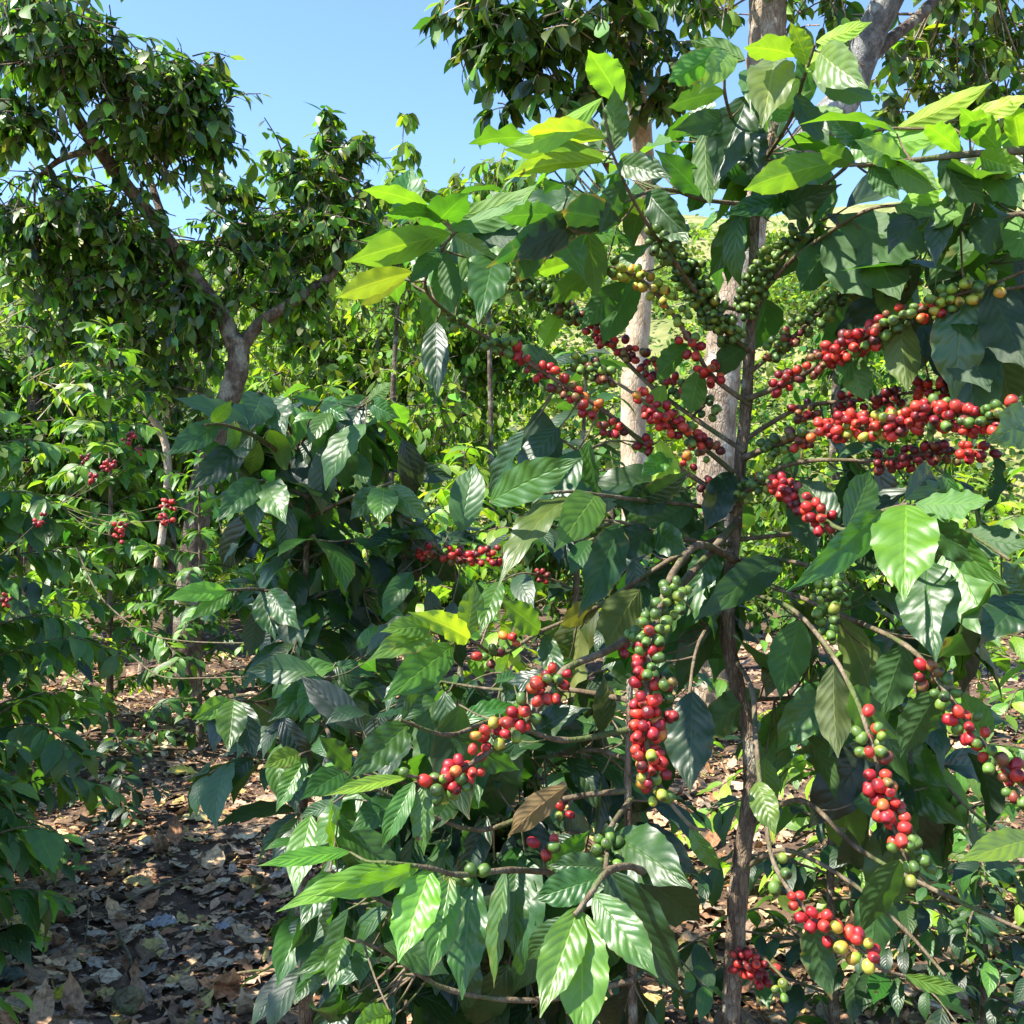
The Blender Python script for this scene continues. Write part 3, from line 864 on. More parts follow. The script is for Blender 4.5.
HAND = [  # tone includes light: lit and backlit leaves brighter, shaded ones darker
 # top left spray
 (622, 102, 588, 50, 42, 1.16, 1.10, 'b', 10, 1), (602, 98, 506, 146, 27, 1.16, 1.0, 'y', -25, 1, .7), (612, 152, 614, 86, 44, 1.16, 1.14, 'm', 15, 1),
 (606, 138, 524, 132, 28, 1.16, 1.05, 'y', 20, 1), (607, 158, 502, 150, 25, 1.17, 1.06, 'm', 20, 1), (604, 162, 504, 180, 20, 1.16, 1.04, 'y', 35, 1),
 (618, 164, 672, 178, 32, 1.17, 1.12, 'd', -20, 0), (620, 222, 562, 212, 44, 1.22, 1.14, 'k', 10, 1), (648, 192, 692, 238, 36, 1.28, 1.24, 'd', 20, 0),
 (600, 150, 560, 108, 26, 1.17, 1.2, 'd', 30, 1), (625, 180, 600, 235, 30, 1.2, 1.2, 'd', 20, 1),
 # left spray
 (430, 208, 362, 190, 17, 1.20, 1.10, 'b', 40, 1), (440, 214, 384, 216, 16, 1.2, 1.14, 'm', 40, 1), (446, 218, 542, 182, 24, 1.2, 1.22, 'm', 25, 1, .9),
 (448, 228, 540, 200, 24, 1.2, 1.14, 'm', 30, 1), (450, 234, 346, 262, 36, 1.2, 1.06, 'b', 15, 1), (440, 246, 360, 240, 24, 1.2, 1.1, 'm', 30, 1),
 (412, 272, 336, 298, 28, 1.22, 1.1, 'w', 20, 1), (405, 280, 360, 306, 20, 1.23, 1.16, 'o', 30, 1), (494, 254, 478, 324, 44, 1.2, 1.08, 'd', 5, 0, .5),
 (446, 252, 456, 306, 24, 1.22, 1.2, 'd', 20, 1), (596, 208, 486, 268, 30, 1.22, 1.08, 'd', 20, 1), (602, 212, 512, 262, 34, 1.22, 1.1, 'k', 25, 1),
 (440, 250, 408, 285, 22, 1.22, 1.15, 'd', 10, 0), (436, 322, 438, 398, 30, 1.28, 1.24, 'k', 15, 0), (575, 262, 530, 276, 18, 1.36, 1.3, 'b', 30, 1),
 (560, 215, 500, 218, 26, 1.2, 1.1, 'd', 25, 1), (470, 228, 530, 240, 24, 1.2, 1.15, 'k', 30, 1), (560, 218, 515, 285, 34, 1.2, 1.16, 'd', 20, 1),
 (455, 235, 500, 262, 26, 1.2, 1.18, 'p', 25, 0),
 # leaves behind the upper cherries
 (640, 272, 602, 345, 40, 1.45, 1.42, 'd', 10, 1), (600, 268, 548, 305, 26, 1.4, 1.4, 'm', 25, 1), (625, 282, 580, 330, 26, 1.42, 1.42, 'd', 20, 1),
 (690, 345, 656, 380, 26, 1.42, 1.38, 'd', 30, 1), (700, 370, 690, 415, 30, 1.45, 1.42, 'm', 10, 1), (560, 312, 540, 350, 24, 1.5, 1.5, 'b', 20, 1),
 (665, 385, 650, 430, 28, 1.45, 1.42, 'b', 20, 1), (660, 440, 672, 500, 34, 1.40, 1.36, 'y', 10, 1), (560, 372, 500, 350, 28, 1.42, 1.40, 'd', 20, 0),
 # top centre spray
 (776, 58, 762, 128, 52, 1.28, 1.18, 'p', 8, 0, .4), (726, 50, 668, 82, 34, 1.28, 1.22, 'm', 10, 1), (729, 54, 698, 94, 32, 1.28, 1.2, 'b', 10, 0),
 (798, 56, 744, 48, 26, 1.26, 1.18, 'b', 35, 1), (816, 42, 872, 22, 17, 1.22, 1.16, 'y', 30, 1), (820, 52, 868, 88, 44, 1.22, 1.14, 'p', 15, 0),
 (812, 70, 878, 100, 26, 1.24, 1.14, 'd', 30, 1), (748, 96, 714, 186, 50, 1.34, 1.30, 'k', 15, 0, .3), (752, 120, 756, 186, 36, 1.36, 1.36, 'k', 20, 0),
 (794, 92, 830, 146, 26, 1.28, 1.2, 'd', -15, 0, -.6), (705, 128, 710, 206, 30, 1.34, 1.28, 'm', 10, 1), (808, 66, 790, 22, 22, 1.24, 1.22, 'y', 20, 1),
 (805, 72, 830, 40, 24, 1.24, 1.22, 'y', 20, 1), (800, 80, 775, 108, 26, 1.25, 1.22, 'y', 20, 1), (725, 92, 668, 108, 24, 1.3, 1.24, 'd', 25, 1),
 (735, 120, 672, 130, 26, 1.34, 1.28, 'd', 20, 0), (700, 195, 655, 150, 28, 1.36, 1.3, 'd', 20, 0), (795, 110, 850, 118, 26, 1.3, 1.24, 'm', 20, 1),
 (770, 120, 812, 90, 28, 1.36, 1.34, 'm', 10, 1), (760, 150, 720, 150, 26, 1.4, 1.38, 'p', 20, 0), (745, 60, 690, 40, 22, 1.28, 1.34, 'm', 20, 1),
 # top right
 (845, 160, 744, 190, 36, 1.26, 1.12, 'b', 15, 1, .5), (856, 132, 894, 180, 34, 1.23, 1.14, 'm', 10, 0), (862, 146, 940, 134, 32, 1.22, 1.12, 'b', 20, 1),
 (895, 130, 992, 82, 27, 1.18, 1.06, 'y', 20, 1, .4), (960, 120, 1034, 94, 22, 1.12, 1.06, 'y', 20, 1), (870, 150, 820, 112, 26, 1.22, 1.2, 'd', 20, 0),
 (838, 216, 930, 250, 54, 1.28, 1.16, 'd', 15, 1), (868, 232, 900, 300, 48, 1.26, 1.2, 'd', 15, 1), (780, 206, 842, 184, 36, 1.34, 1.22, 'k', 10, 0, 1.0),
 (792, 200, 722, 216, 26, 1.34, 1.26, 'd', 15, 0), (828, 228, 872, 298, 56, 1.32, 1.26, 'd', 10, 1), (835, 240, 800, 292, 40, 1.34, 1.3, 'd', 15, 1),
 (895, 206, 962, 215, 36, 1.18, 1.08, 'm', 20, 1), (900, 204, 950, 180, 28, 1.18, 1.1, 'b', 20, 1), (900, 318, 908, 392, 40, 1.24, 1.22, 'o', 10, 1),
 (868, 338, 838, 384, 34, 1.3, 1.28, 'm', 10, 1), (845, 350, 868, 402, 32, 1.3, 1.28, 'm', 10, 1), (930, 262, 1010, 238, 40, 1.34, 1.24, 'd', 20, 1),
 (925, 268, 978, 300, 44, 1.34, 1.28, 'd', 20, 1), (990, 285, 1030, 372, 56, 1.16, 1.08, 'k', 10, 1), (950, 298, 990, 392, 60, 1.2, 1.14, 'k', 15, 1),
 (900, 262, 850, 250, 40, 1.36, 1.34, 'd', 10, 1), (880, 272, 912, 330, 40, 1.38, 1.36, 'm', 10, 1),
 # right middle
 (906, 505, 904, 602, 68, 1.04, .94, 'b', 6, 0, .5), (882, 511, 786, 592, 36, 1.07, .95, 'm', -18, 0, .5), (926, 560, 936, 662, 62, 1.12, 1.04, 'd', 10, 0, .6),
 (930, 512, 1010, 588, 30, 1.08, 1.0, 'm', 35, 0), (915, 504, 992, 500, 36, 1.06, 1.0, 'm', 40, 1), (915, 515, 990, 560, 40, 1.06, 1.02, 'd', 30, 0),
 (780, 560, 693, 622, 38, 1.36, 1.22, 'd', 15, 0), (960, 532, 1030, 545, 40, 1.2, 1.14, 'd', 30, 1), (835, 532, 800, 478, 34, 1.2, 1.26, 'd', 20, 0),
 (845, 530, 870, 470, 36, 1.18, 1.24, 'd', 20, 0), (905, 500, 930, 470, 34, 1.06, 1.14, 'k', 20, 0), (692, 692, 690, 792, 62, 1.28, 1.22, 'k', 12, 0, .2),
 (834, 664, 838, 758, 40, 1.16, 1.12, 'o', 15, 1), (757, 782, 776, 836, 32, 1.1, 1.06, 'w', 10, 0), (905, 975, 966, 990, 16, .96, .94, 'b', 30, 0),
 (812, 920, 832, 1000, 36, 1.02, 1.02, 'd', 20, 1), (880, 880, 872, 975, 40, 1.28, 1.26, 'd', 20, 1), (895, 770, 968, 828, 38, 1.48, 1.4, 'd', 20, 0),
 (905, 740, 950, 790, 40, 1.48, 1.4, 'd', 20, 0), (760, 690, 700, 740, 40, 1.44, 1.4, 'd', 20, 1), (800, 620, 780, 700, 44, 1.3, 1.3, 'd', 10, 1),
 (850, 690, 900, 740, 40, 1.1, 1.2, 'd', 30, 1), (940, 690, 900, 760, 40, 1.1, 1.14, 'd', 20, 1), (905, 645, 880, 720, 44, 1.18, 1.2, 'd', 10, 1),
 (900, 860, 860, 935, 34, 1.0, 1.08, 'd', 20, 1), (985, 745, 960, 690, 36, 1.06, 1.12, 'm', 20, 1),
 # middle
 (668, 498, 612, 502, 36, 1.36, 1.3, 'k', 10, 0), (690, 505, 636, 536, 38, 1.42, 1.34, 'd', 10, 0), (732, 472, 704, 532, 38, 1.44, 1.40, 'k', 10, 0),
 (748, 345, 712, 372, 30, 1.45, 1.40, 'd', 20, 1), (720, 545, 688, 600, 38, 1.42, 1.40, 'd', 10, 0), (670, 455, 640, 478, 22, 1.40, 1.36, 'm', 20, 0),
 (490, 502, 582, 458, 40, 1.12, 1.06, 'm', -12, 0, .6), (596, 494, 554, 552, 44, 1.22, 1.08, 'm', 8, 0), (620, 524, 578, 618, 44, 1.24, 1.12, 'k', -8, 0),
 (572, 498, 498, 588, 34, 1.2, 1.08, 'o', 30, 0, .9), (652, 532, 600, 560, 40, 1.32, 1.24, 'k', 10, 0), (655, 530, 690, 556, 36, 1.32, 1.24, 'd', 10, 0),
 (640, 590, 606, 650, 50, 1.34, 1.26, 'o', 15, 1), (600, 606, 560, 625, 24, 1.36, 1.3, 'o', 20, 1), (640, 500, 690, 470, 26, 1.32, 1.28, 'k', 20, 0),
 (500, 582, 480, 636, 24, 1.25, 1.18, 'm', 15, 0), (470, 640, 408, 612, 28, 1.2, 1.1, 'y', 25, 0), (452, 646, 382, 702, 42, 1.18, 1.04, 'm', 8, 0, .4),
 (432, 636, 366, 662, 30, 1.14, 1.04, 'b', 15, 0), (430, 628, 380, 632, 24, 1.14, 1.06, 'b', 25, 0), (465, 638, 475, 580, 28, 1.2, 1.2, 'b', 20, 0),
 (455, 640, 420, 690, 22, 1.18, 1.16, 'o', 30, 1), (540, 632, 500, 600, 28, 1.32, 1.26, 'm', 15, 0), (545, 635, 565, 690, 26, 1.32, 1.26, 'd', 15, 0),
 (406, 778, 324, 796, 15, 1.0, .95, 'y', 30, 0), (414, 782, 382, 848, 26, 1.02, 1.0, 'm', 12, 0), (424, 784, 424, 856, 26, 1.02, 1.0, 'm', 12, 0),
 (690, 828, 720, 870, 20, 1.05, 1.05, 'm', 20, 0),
]
main.hand(HAND)
main.fill([
 (610, 195, 1.3, 50, 30, 10, .12, 'dm'), (720, 130, 1.45, 50, 40, 14, .13, 'dkm'), (800, 120, 1.42, 60, 40, 14, .13, 'dmb'), (890, 210, 1.42, 80, 40, 16, .15, 'dk'),
 (745, 175, 1.46, 40, 40, 10, .12, 'dmk'), (650, 160, 1.42, 40, 30, 8, .11, 'dmb'), (560, 215, 1.4, 60, 30, 10, .12, 'dm'), (960, 280, 1.36, 60, 50, 16, .15, 'dk'), (690, 600, 1.52, 60, 60, 18, .13, 'kd'), (640, 520, 1.6, 45, 30, 12, .13, 'dk'), (800, 260, 1.5, 60, 30, 8, .14, 'dm'), (930, 490, 1.35, 80, 30, 12, .14, 'dk'), (920, 620, 1.34, 80, 50, 12, .14, 'dkm'),
 (830, 640, 1.5, 60, 60, 9, .13, 'do'), (680, 560, 1.5, 70, 40, 14, .13, 'dk'), (600, 640, 1.45, 60, 40, 8, .12, 'do'), (920, 780, 1.5, 70, 60, 24, .14, 'dkm'), (880, 680, 1.45, 60, 60, 20, .14, 'dk'), (980, 640, 1.3, 40, 60, 14, .14, 'dk'), (800, 720, 1.5, 40, 60, 12, .13, 'dm'),
 (520, 480, 1.45, 60, 40, 5, .12, 'dk'), (450, 240, 1.3, 60, 30, 10, .11, 'dm'), (560, 160, 1.25, 40, 40, 6, .11, 'mb'), (845, 470, 1.45, 60, 30, 7, .13, 'dk'),
])
FRUIT = [
 ('A', 671, 598, 12, 'g'), ('A', 652, 630, 14, 'gggr'), ('A', 648, 660, 9, 'rrrog'), ('A', 645, 692, 6, 'ro'), ('A', 647, 716, 12, 'rro'), ('A', 648, 742, 11, 'rrroy'),
 ('A', 650, 765, 10, 'rrrd'), ('A', 656, 785, 6, 'yyg'), ('A', 678, 800, 1, 'g'), ('A', 664, 700, 8, 'bdg'),
 ('B', 630, 640, 6, 'ddg'), ('B', 552, 680, 12, 'rrrog'), ('B', 521, 715, 10, 'rrrg'), ('B', 492, 735, 6, 'rry'), ('B', 466, 768, 11, 'rrro'), ('B', 447, 785, 11, 'gggr'), ('B', 416, 776, 1, 'g'),
 ('C', 506, 640, 3, 'og'), ('C', 490, 656, 6, 'rgd'),
 ('B1', 455, 318, 4, 'g'), ('B1', 497, 342, 9, 'g'), ('B1', 516, 354, 5, 'rd'), ('B1', 541, 370, 7, 'rrd'), ('B1', 566, 388, 8, 'rrbd'), ('B1', 590, 407, 6, 'rro'),
 ('B1', 612, 430, 6, 'dbr'), ('B1', 650, 446, 6, 'ddr'), ('B1', 685, 462, 4, 'ro'), ('B1', 715, 492, 12, 'd'),
 ('B2', 524, 282, 14, 'g'), ('B2', 545, 296, 18, 'g'), ('B2', 570, 312, 14, 'ggb'), ('B2', 601, 334, 12, 'rrd'), ('B2', 626, 348, 8, 'bdr'), ('B2', 648, 364, 9, 'rdb'),
 ('B2', 674, 384, 9, 'rdg'), ('B2', 705, 406, 9, 'g'),
 ('B3', 600, 264, 10, 'g'), ('B3', 630, 274, 9, 'y'), ('B3', 656, 290, 8, 'y'), ('B3', 678, 310, 6, 'yyg'), ('B3', 692, 346, 6, 'rrg'), ('B3', 711, 371, 8, 'rro'),
 ('T2', 680, 262, 22, 'g'), ('T2', 694, 284, 24, 'g'), ('T2', 708, 305, 22, 'g'), ('T2', 724, 326, 22, 'g'), ('T1', 660, 242, 12, 'g'),
 ('B4', 584, 364, 9, 'g'), ('B4', 602, 374, 8, 'bdg'), ('B4', 648, 405, 9, 'rro'), ('B4', 668, 420, 14, 'rrrdo'), ('B4', 690, 436, 9, 'rrdg'), ('B4', 708, 450, 8, 'bdg'),
 ('U1', 762, 268, 22, 'g'), ('U1', 748, 300, 16, 'ggg'), ('U1', 790, 244, 12, 'g'), ('U1', 760, 285, 14, 'g'), ('U2', 778, 345, 12, 'ggb'), ('U2', 795, 330, 8, 'gd'),
 ('U2', 840, 296, 10, 'g'), ('U2', 874, 276, 10, 'gg'), ('U2', 902, 280, 8, 'gy'), ('U2', 815, 318, 12, 'g'),
 ('R1', 787, 380, 9, 'ddr'), ('R1', 824, 358, 13, 'rrdb'), ('R1', 845, 346, 14, 'rrd'), ('R1', 868, 338, 14, 'rrdg'), ('R1', 895, 320, 12, 'ggrb'), ('R1', 930, 308, 10, 'rogy'),
 ('R1', 952, 296, 13, 'yyg'), ('R1', 982, 287, 6, 'yg'),
 ('R2', 774, 446, 10, 'g'), ('R2', 800, 437, 10, 'rgb'), ('R2', 828, 430, 12, 'rro'), ('R2', 852, 424, 13, 'rrry'), ('R2', 880, 424, 16, 'rroy'), ('R2', 908, 420, 14, 'rrd'),
 ('R2', 936, 412, 16, 'rrdg'), ('R2', 960, 418, 16, 'rrd'), ('R2', 982, 420, 12, 'rrgg'), ('R2', 1004, 414, 10, 'ggr'),
 ('R2b', 805, 410, 8, 'db'), ('R2b', 850, 402, 9, 'drd'), ('R2b', 885, 398, 10, 'd'), ('R2b', 928, 390, 9, 'rrro'), ('R2b', 958, 390, 10, 'rdd'),
 ('R2c', 892, 460, 9, 'd'), ('R2c', 922, 456, 11, 'ddr'), ('R2c', 976, 450, 9, 'rrrd'), ('R2c', 946, 452, 7, 'db'),
 ('R3', 744, 492, 9, 'g'), ('R3', 764, 483, 9, 'ggr'), ('R3', 784, 486, 12, 'rrro'), ('R3', 803, 500, 12, 'rdd'), ('R3', 819, 516, 11, 'rro'),
 ('R4', 832, 588, 18, 'g'), ('R4', 828, 622, 6, 'g'), ('R4', 824, 600, 8, 'g'),
 ('R5', 866, 722, 3, 'rg'), ('R5', 872, 746, 7, 'g'), ('R5', 876, 770, 6, 'rrb'), ('R5', 887, 796, 10, 'rrob'), ('R5', 897, 826, 6, 'rrg'), ('R5', 910, 858, 8, 'g'),
 ('R6', 930, 676, 7, 'rrb'), ('R6', 946, 694, 5, 'g'), ('R6', 968, 724, 8, 'rrg'), ('R6', 988, 750, 8, 'grg'), ('R6', 1012, 776, 7, 'rrb'), ('R6', 1026, 795, 6, 'g'),
 ('R7', 778, 872, 4, 'g'), ('R7', 798, 898, 3, 'ro'), ('R7', 818, 920, 7, 'rrr'), ('R7', 848, 942, 5, 'ryo'), ('R7', 866, 954, 5, 'yyr'), ('R10', 752, 966, 26, 'rrd'), ('R10', 782, 985, 4, 'g'),
]
main.fruit(FRUIT)
main.done()

# ================================================================== low plant in front (its leaves fill the lower middle)
random.seed(5)
low = Coffee('coffee_tree', 'low coffee tree with large glossy leaves hanging over the middle of the bottom edge',
             [np.array((0.155, 1.40, -0.03)), P(633, 1100, 1.36), P(630, 900, 1.34), P(628, 780, 1.34), P(630, 680, 1.34)], 0.0075, 0.004)
BL = {
 'a': ([(630, 850, 1.34), (600, 865, 1.20), (560, 872, 1.10), (510, 870, 1.0), (460, 875, .95), (430, 868, .92), (385, 862, .90)], .0045, .0018),
 'b': ([(632, 960, 1.34), (660, 900, 1.15), (640, 870, 1.02), (610, 870, .95), (590, 895, .92), (575, 915, .90)], .0050, .0022),
 'c': ([(630, 800, 1.34), (610, 830, 1.15), (605, 870, 1.0), (590, 890, .96)], .0040, .0018),
 'd': ([(629, 730, 1.34), (560, 740, 1.30), (500, 720, 1.24), (450, 735, 1.15), (400, 720, 1.1)], .0044, .0018),
 'e': ([(630, 790, 1.34), (560, 800, 1.32), (480, 830, 1.28), (400, 800, 1.22), (340, 770, 1.18)], .0044, .0018),
 'f': ([(631, 900, 1.34), (560, 930, 1.34), (470, 920, 1.30), (380, 900, 1.25), (330, 870, 1.18)], .0044, .0018),
 'g': ([(632, 980, 1.34), (540, 1000, 1.30), (450, 990, 1.25), (390, 955, 1.20), (358, 940, 1.16)], .0044, .0018),
 'i': ([(631, 860, 1.34), (560, 850, 1.38), (470, 800, 1.38), (390, 780, 1.34)], .0040, .0016),
 'j': ([(631, 930, 1.34), (540, 960, 1.40), (450, 960, 1.42), (400, 985, 1.38), (365, 1000, 1.32)], .0040, .0016),
 'k': ([(630, 760, 1.34), (590, 750, 1.40), (520, 760, 1.44), (440, 760, 1.44)], .0040, .0016),
 'm': ([(631, 880, 1.34), (540, 890, 1.42), (450, 860, 1.44), (380, 840, 1.42), (330, 820, 1.36)], .0040, .0016),
 'h': ([(629, 700, 1.34), (570, 690, 1.40), (500, 690, 1.44), (430, 680, 1.46)], .0044, .0018),
}
for k, (pts, r0, r1) in BL.items():
    low.branch([P(*p) for p in pts], r0, r1, k)
low.hand([
 (430, 870, 398, 963, 50, .92, .86, 'b', 4, 0, .45), (450, 876, 430, 975, 42, .95, .9, 'm', -10, 0, .4), (472, 872, 462, 1000, 46, .97, .92, 'd', 8, 0, .3),
 (420, 866, 316, 896, 25, .92, .85, 'b', -20, 0, .6), (392, 864, 276, 912, 24, .92, .86, 'b', 20, 0), (350, 852, 258, 866, 18, .95, .9, 'b', 20, 0),
 (506, 870, 494, 988, 24, 1.0, .97, 'm', 30, 0), (516, 870, 514, 958, 38, 1.02, .98, 'd', 10, 0), (578, 908, 540, 1018, 48, .91, .84, 'b', 4, 0, .4),
 (582, 912, 582, 1046, 56, .91, .84, 'b', -5, 0, .4), (594, 894, 658, 978, 44, .92, .86, 'm', 6, 0), (612, 836, 692, 888, 58, 1.1, 1.0, 'd', -12, 0, .6),
 (600, 878, 532, 900, 42, .96, .95, 'd', 10, 0), (604, 868, 548, 866, 40, .98, .98, 'd', 15, 0), (570, 918, 528, 960, 30, .93, .95, 'd', 15, 0), (610, 870, 680, 990, 78, 1.0, .98, 'k', 20, 0, .3),
 (566, 786, 508, 836, 28, 1.3, 1.24, 'n', 20, 1), (412, 722, 346, 780, 40, 1.12, 1.04, 'd', 6, 0), (330, 872, 300, 930, 30, 1.18, 1.12, 'd', 10, 0), (345, 938, 330, 992, 26, 1.18, 1.12, 'm', 10, 0),
 (366, 944, 360, 985, 26, 1.2, 1.15, 'd', 10, 0), (390, 1012, 350, 1030, 30, 1.1, 1.05, 'b', 15, 0), (640, 870, 700, 920, 50, 1.05, 1.1, 'k', 20, 0),
 (545, 872, 590, 830, 24, 1.08, 1.1, 'm', 20, 0), (402, 720, 440, 668, 30, 1.12, 1.16, 'd', 10, 0), (500, 720, 470, 780, 32, 1.24, 1.2, 'd', 10, 0), (450, 735, 520, 770, 30, 1.16, 1.2, 'd', 15, 0),
 (345, 772, 300, 800, 30, 1.18, 1.1, 'd', 15, 0), (350, 768, 318, 735, 26, 1.18, 1.14, 'd', 15, 0), (400, 800, 350, 832, 32, 1.22, 1.16, 'd', 15, 0),
])
low.trim = (0, 1.3, .215, -1)
low.fill([  # darkest tones deepen the shade inside the bush through leaf colour
 (480, 740, 1.40, 140, 60, 60, .13, 'dk'), (450, 830, 1.42, 130, 50, 60, .13, 'dk'), (400, 930, 1.40, 110, 70, 64, .12, 'dkd'), (540, 960, 1.42, 110, 60, 46, .13, 'k'),
 (400, 860, 1.38, 80, 60, 50, .13, 'dkm'), (560, 860, 1.42, 70, 60, 30, .13, 'kd'), (590, 720, 1.45, 70, 60, 26, .13, 'kd'), (350, 800, 1.28, 45, 60, 26, .11, 'dm'), (370, 960, 1.28, 35, 60, 34, .10, 'dk'), (640, 800, 1.5, 60, 60, 10, .13, 'k'), (440, 700, 1.5, 80, 30, 14, .12, 'dk'),
])
low.fruit([('c', 608, 850, 14, 'g'), ('a', 545, 845, 3, 'rg'), ('a', 475, 878, 3, 'g'), ('e', 560, 812, 3, 'go'), ('f', 556, 930, 2, 'r')])
low.done()

# ================================================================== bush beside the path, left of the middle
random.seed(8)
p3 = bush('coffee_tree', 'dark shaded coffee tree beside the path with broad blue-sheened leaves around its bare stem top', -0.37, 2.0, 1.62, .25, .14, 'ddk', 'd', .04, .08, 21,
          (-0.02, -0.05), 0, low=0.3, nu=12, nv=6, trim=(0, .95, .225, -1), finish=False, matl=M_LEAF)
for key, pts in {
 'l1': [(300, 470, 2.0), (262, 440, 1.85), (225, 425, 1.75), (205, 425, 1.7)], 'l2': [(300, 450, 2.0), (285, 420, 1.9), (268, 398, 1.84), (258, 392, 1.8)],
 'l3': [(300, 450, 2.0), (312, 415, 1.94), (322, 400, 1.9)], 'l4': [(300, 520, 2.0), (285, 495, 1.86), (262, 480, 1.74)], 'l5': [(305, 520, 2.0), (345, 500, 1.85), (380, 487, 1.76), (392, 482, 1.74)],
 'l6': [(300, 600, 2.0), (262, 590, 1.8), (226, 590, 1.66)], 'l7': [(300, 720, 2.0), (270, 705, 1.8), (234, 700, 1.6)], 'l8': [(310, 680, 2.0), (330, 678, 1.6), (318, 680, 1.5)],
 'l9': [(300, 450, 2.0), (340, 420, 1.9), (372, 400, 1.85)], 'l10': [(310, 700, 2.0), (330, 740, 1.6), (300, 755, 1.45)],
 'l11': [(305, 560, 2.0), (360, 540, 2.0), (420, 552, 1.95), (470, 560, 1.9), (515, 555, 1.88)]}.items():
    p3.branch([P(*q) for q in pts], .0045, .002, key)
p3.hand([
 (218, 424, 166, 456, 28, 1.74, 1.62, 'd', 5, 0), (262, 394, 248, 428, 38, 1.82, 1.72, 'd', -8, 0), (272, 398, 286, 436, 36, 1.84, 1.76, 'd', 6, 0), (320, 402, 292, 396, 22, 1.9, 1.86, 'd', 10, 0),
 (322, 402, 350, 420, 24, 1.9, 1.84, 'd', 10, 0), (212, 422, 232, 400, 16, 1.72, 1.7, 'b', 20, 0), (258, 480, 216, 522, 32, 1.74, 1.64, 'd', 5, 0), (266, 482, 286, 524, 36, 1.75, 1.66, 'm', 4, 0),
 (264, 478, 276, 470, 20, 1.74, 1.7, 'b', 10, 0), (384, 486, 380, 524, 32, 1.76, 1.68, 'm', 5, 0), (380, 488, 350, 520, 30, 1.77, 1.72, 'd', 10, 0), (388, 486, 430, 520, 26, 1.76, 1.72, 'd', 10, 0),
 (246, 446, 190, 490, 32, 1.84, 1.74, 'k', 15, 0), (226, 590, 164, 600, 22, 1.66, 1.58, 'b', 20, 0), (232, 592, 190, 620, 20, 1.68, 1.62, 'm', 20, 0), (234, 700, 228, 752, 34, 1.6, 1.52, 'm', 6, 0),
 (230, 700, 192, 720, 24, 1.6, 1.54, 'b', 15, 0), (240, 702, 256, 760, 30, 1.62, 1.58, 'k', 10, 0), (322, 680, 268, 722, 32, 1.52, 1.44, 'd', 5, 0), (318, 676, 300, 722, 28, 1.5, 1.44, 'm', 8, 0),
 (300, 754, 262, 768, 22, 1.46, 1.40, 'b', 15, 0), (306, 758, 276, 812, 26, 1.46, 1.42, 'm', 12, 0), (322, 684, 350, 740, 28, 1.52, 1.5, 'd', 12, 0), (370, 402, 400, 418, 22, 1.86, 1.82, 'd', 20, 0),
 (368, 400, 392, 382, 26, 1.86, 1.84, 'm', 20, 1), (364, 404, 340, 450, 26, 1.88, 1.84, 'k', 20, 0), (300, 450, 330, 500, 40, 1.95, 1.85, 'k', 10, 0), (262, 592, 275, 640, 30, 1.8, 1.74, 'd', 10, 0),
 (270, 590, 300, 630, 30, 1.8, 1.74, 'd', 10, 0)])
p3.trim = (0, 1.0, .225, -1)
p3.fill([(300, 415, 1.95, 70, 18, 26, .125, 'dm'), (250, 430, 1.9, 40, 20, 10, .12, 'dm'), (370, 410, 1.95, 40, 20, 14, .12, 'dm'), (300, 440, 2.0, 80, 40, 40, .13, 'dk'), (330, 540, 2.0, 100, 70, 60, .13, 'dkk'), (380, 600, 2.0, 90, 70, 60, .13, 'dkm'), (330, 700, 1.8, 60, 60, 44, .12, 'dkm'), (420, 500, 2.0, 60, 50, 24, .13, 'dk')])
p3.fruit([('l11', 430, 549, 6, 'rrb'), ('l11', 455, 554, 9, 'rdb'), ('l11', 482, 557, 10, 'rrd'), ('l11', 505, 554, 8, 'rrd'), ('l11', 418, 552, 2, 'o')], .0072)
p3.done()

# ================================================================== other coffee plants
G = 'coffee trees of the plantation'  # sunlit bushes get bright leaf tones, shaded ones dark: light in the colour
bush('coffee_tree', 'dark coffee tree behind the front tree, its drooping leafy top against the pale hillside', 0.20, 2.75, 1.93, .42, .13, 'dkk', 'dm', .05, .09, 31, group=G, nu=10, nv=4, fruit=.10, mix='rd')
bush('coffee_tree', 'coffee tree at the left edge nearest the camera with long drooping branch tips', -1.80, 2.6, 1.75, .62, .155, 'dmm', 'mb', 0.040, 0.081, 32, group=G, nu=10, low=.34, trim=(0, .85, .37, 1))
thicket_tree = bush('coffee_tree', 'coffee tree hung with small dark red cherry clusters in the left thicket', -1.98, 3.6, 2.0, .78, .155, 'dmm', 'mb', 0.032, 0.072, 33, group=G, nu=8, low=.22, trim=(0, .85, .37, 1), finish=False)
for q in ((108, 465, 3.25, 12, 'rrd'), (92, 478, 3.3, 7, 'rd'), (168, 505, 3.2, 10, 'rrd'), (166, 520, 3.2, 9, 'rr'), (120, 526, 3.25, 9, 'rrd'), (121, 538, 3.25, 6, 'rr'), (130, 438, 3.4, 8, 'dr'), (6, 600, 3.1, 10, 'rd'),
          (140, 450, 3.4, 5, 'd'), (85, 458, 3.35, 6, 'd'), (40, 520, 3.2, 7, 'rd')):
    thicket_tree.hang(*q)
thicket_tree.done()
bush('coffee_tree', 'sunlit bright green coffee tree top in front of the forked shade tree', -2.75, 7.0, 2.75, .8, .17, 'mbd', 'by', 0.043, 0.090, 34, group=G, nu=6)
bush('coffee_tree', 'leafy coffee tree beside the base of the forked shade tree', -2.05, 6.7, 1.9, .55, .15, 'dm', 'mb', 0.047, 0.099, 35, group=G, nu=6, nv=2)
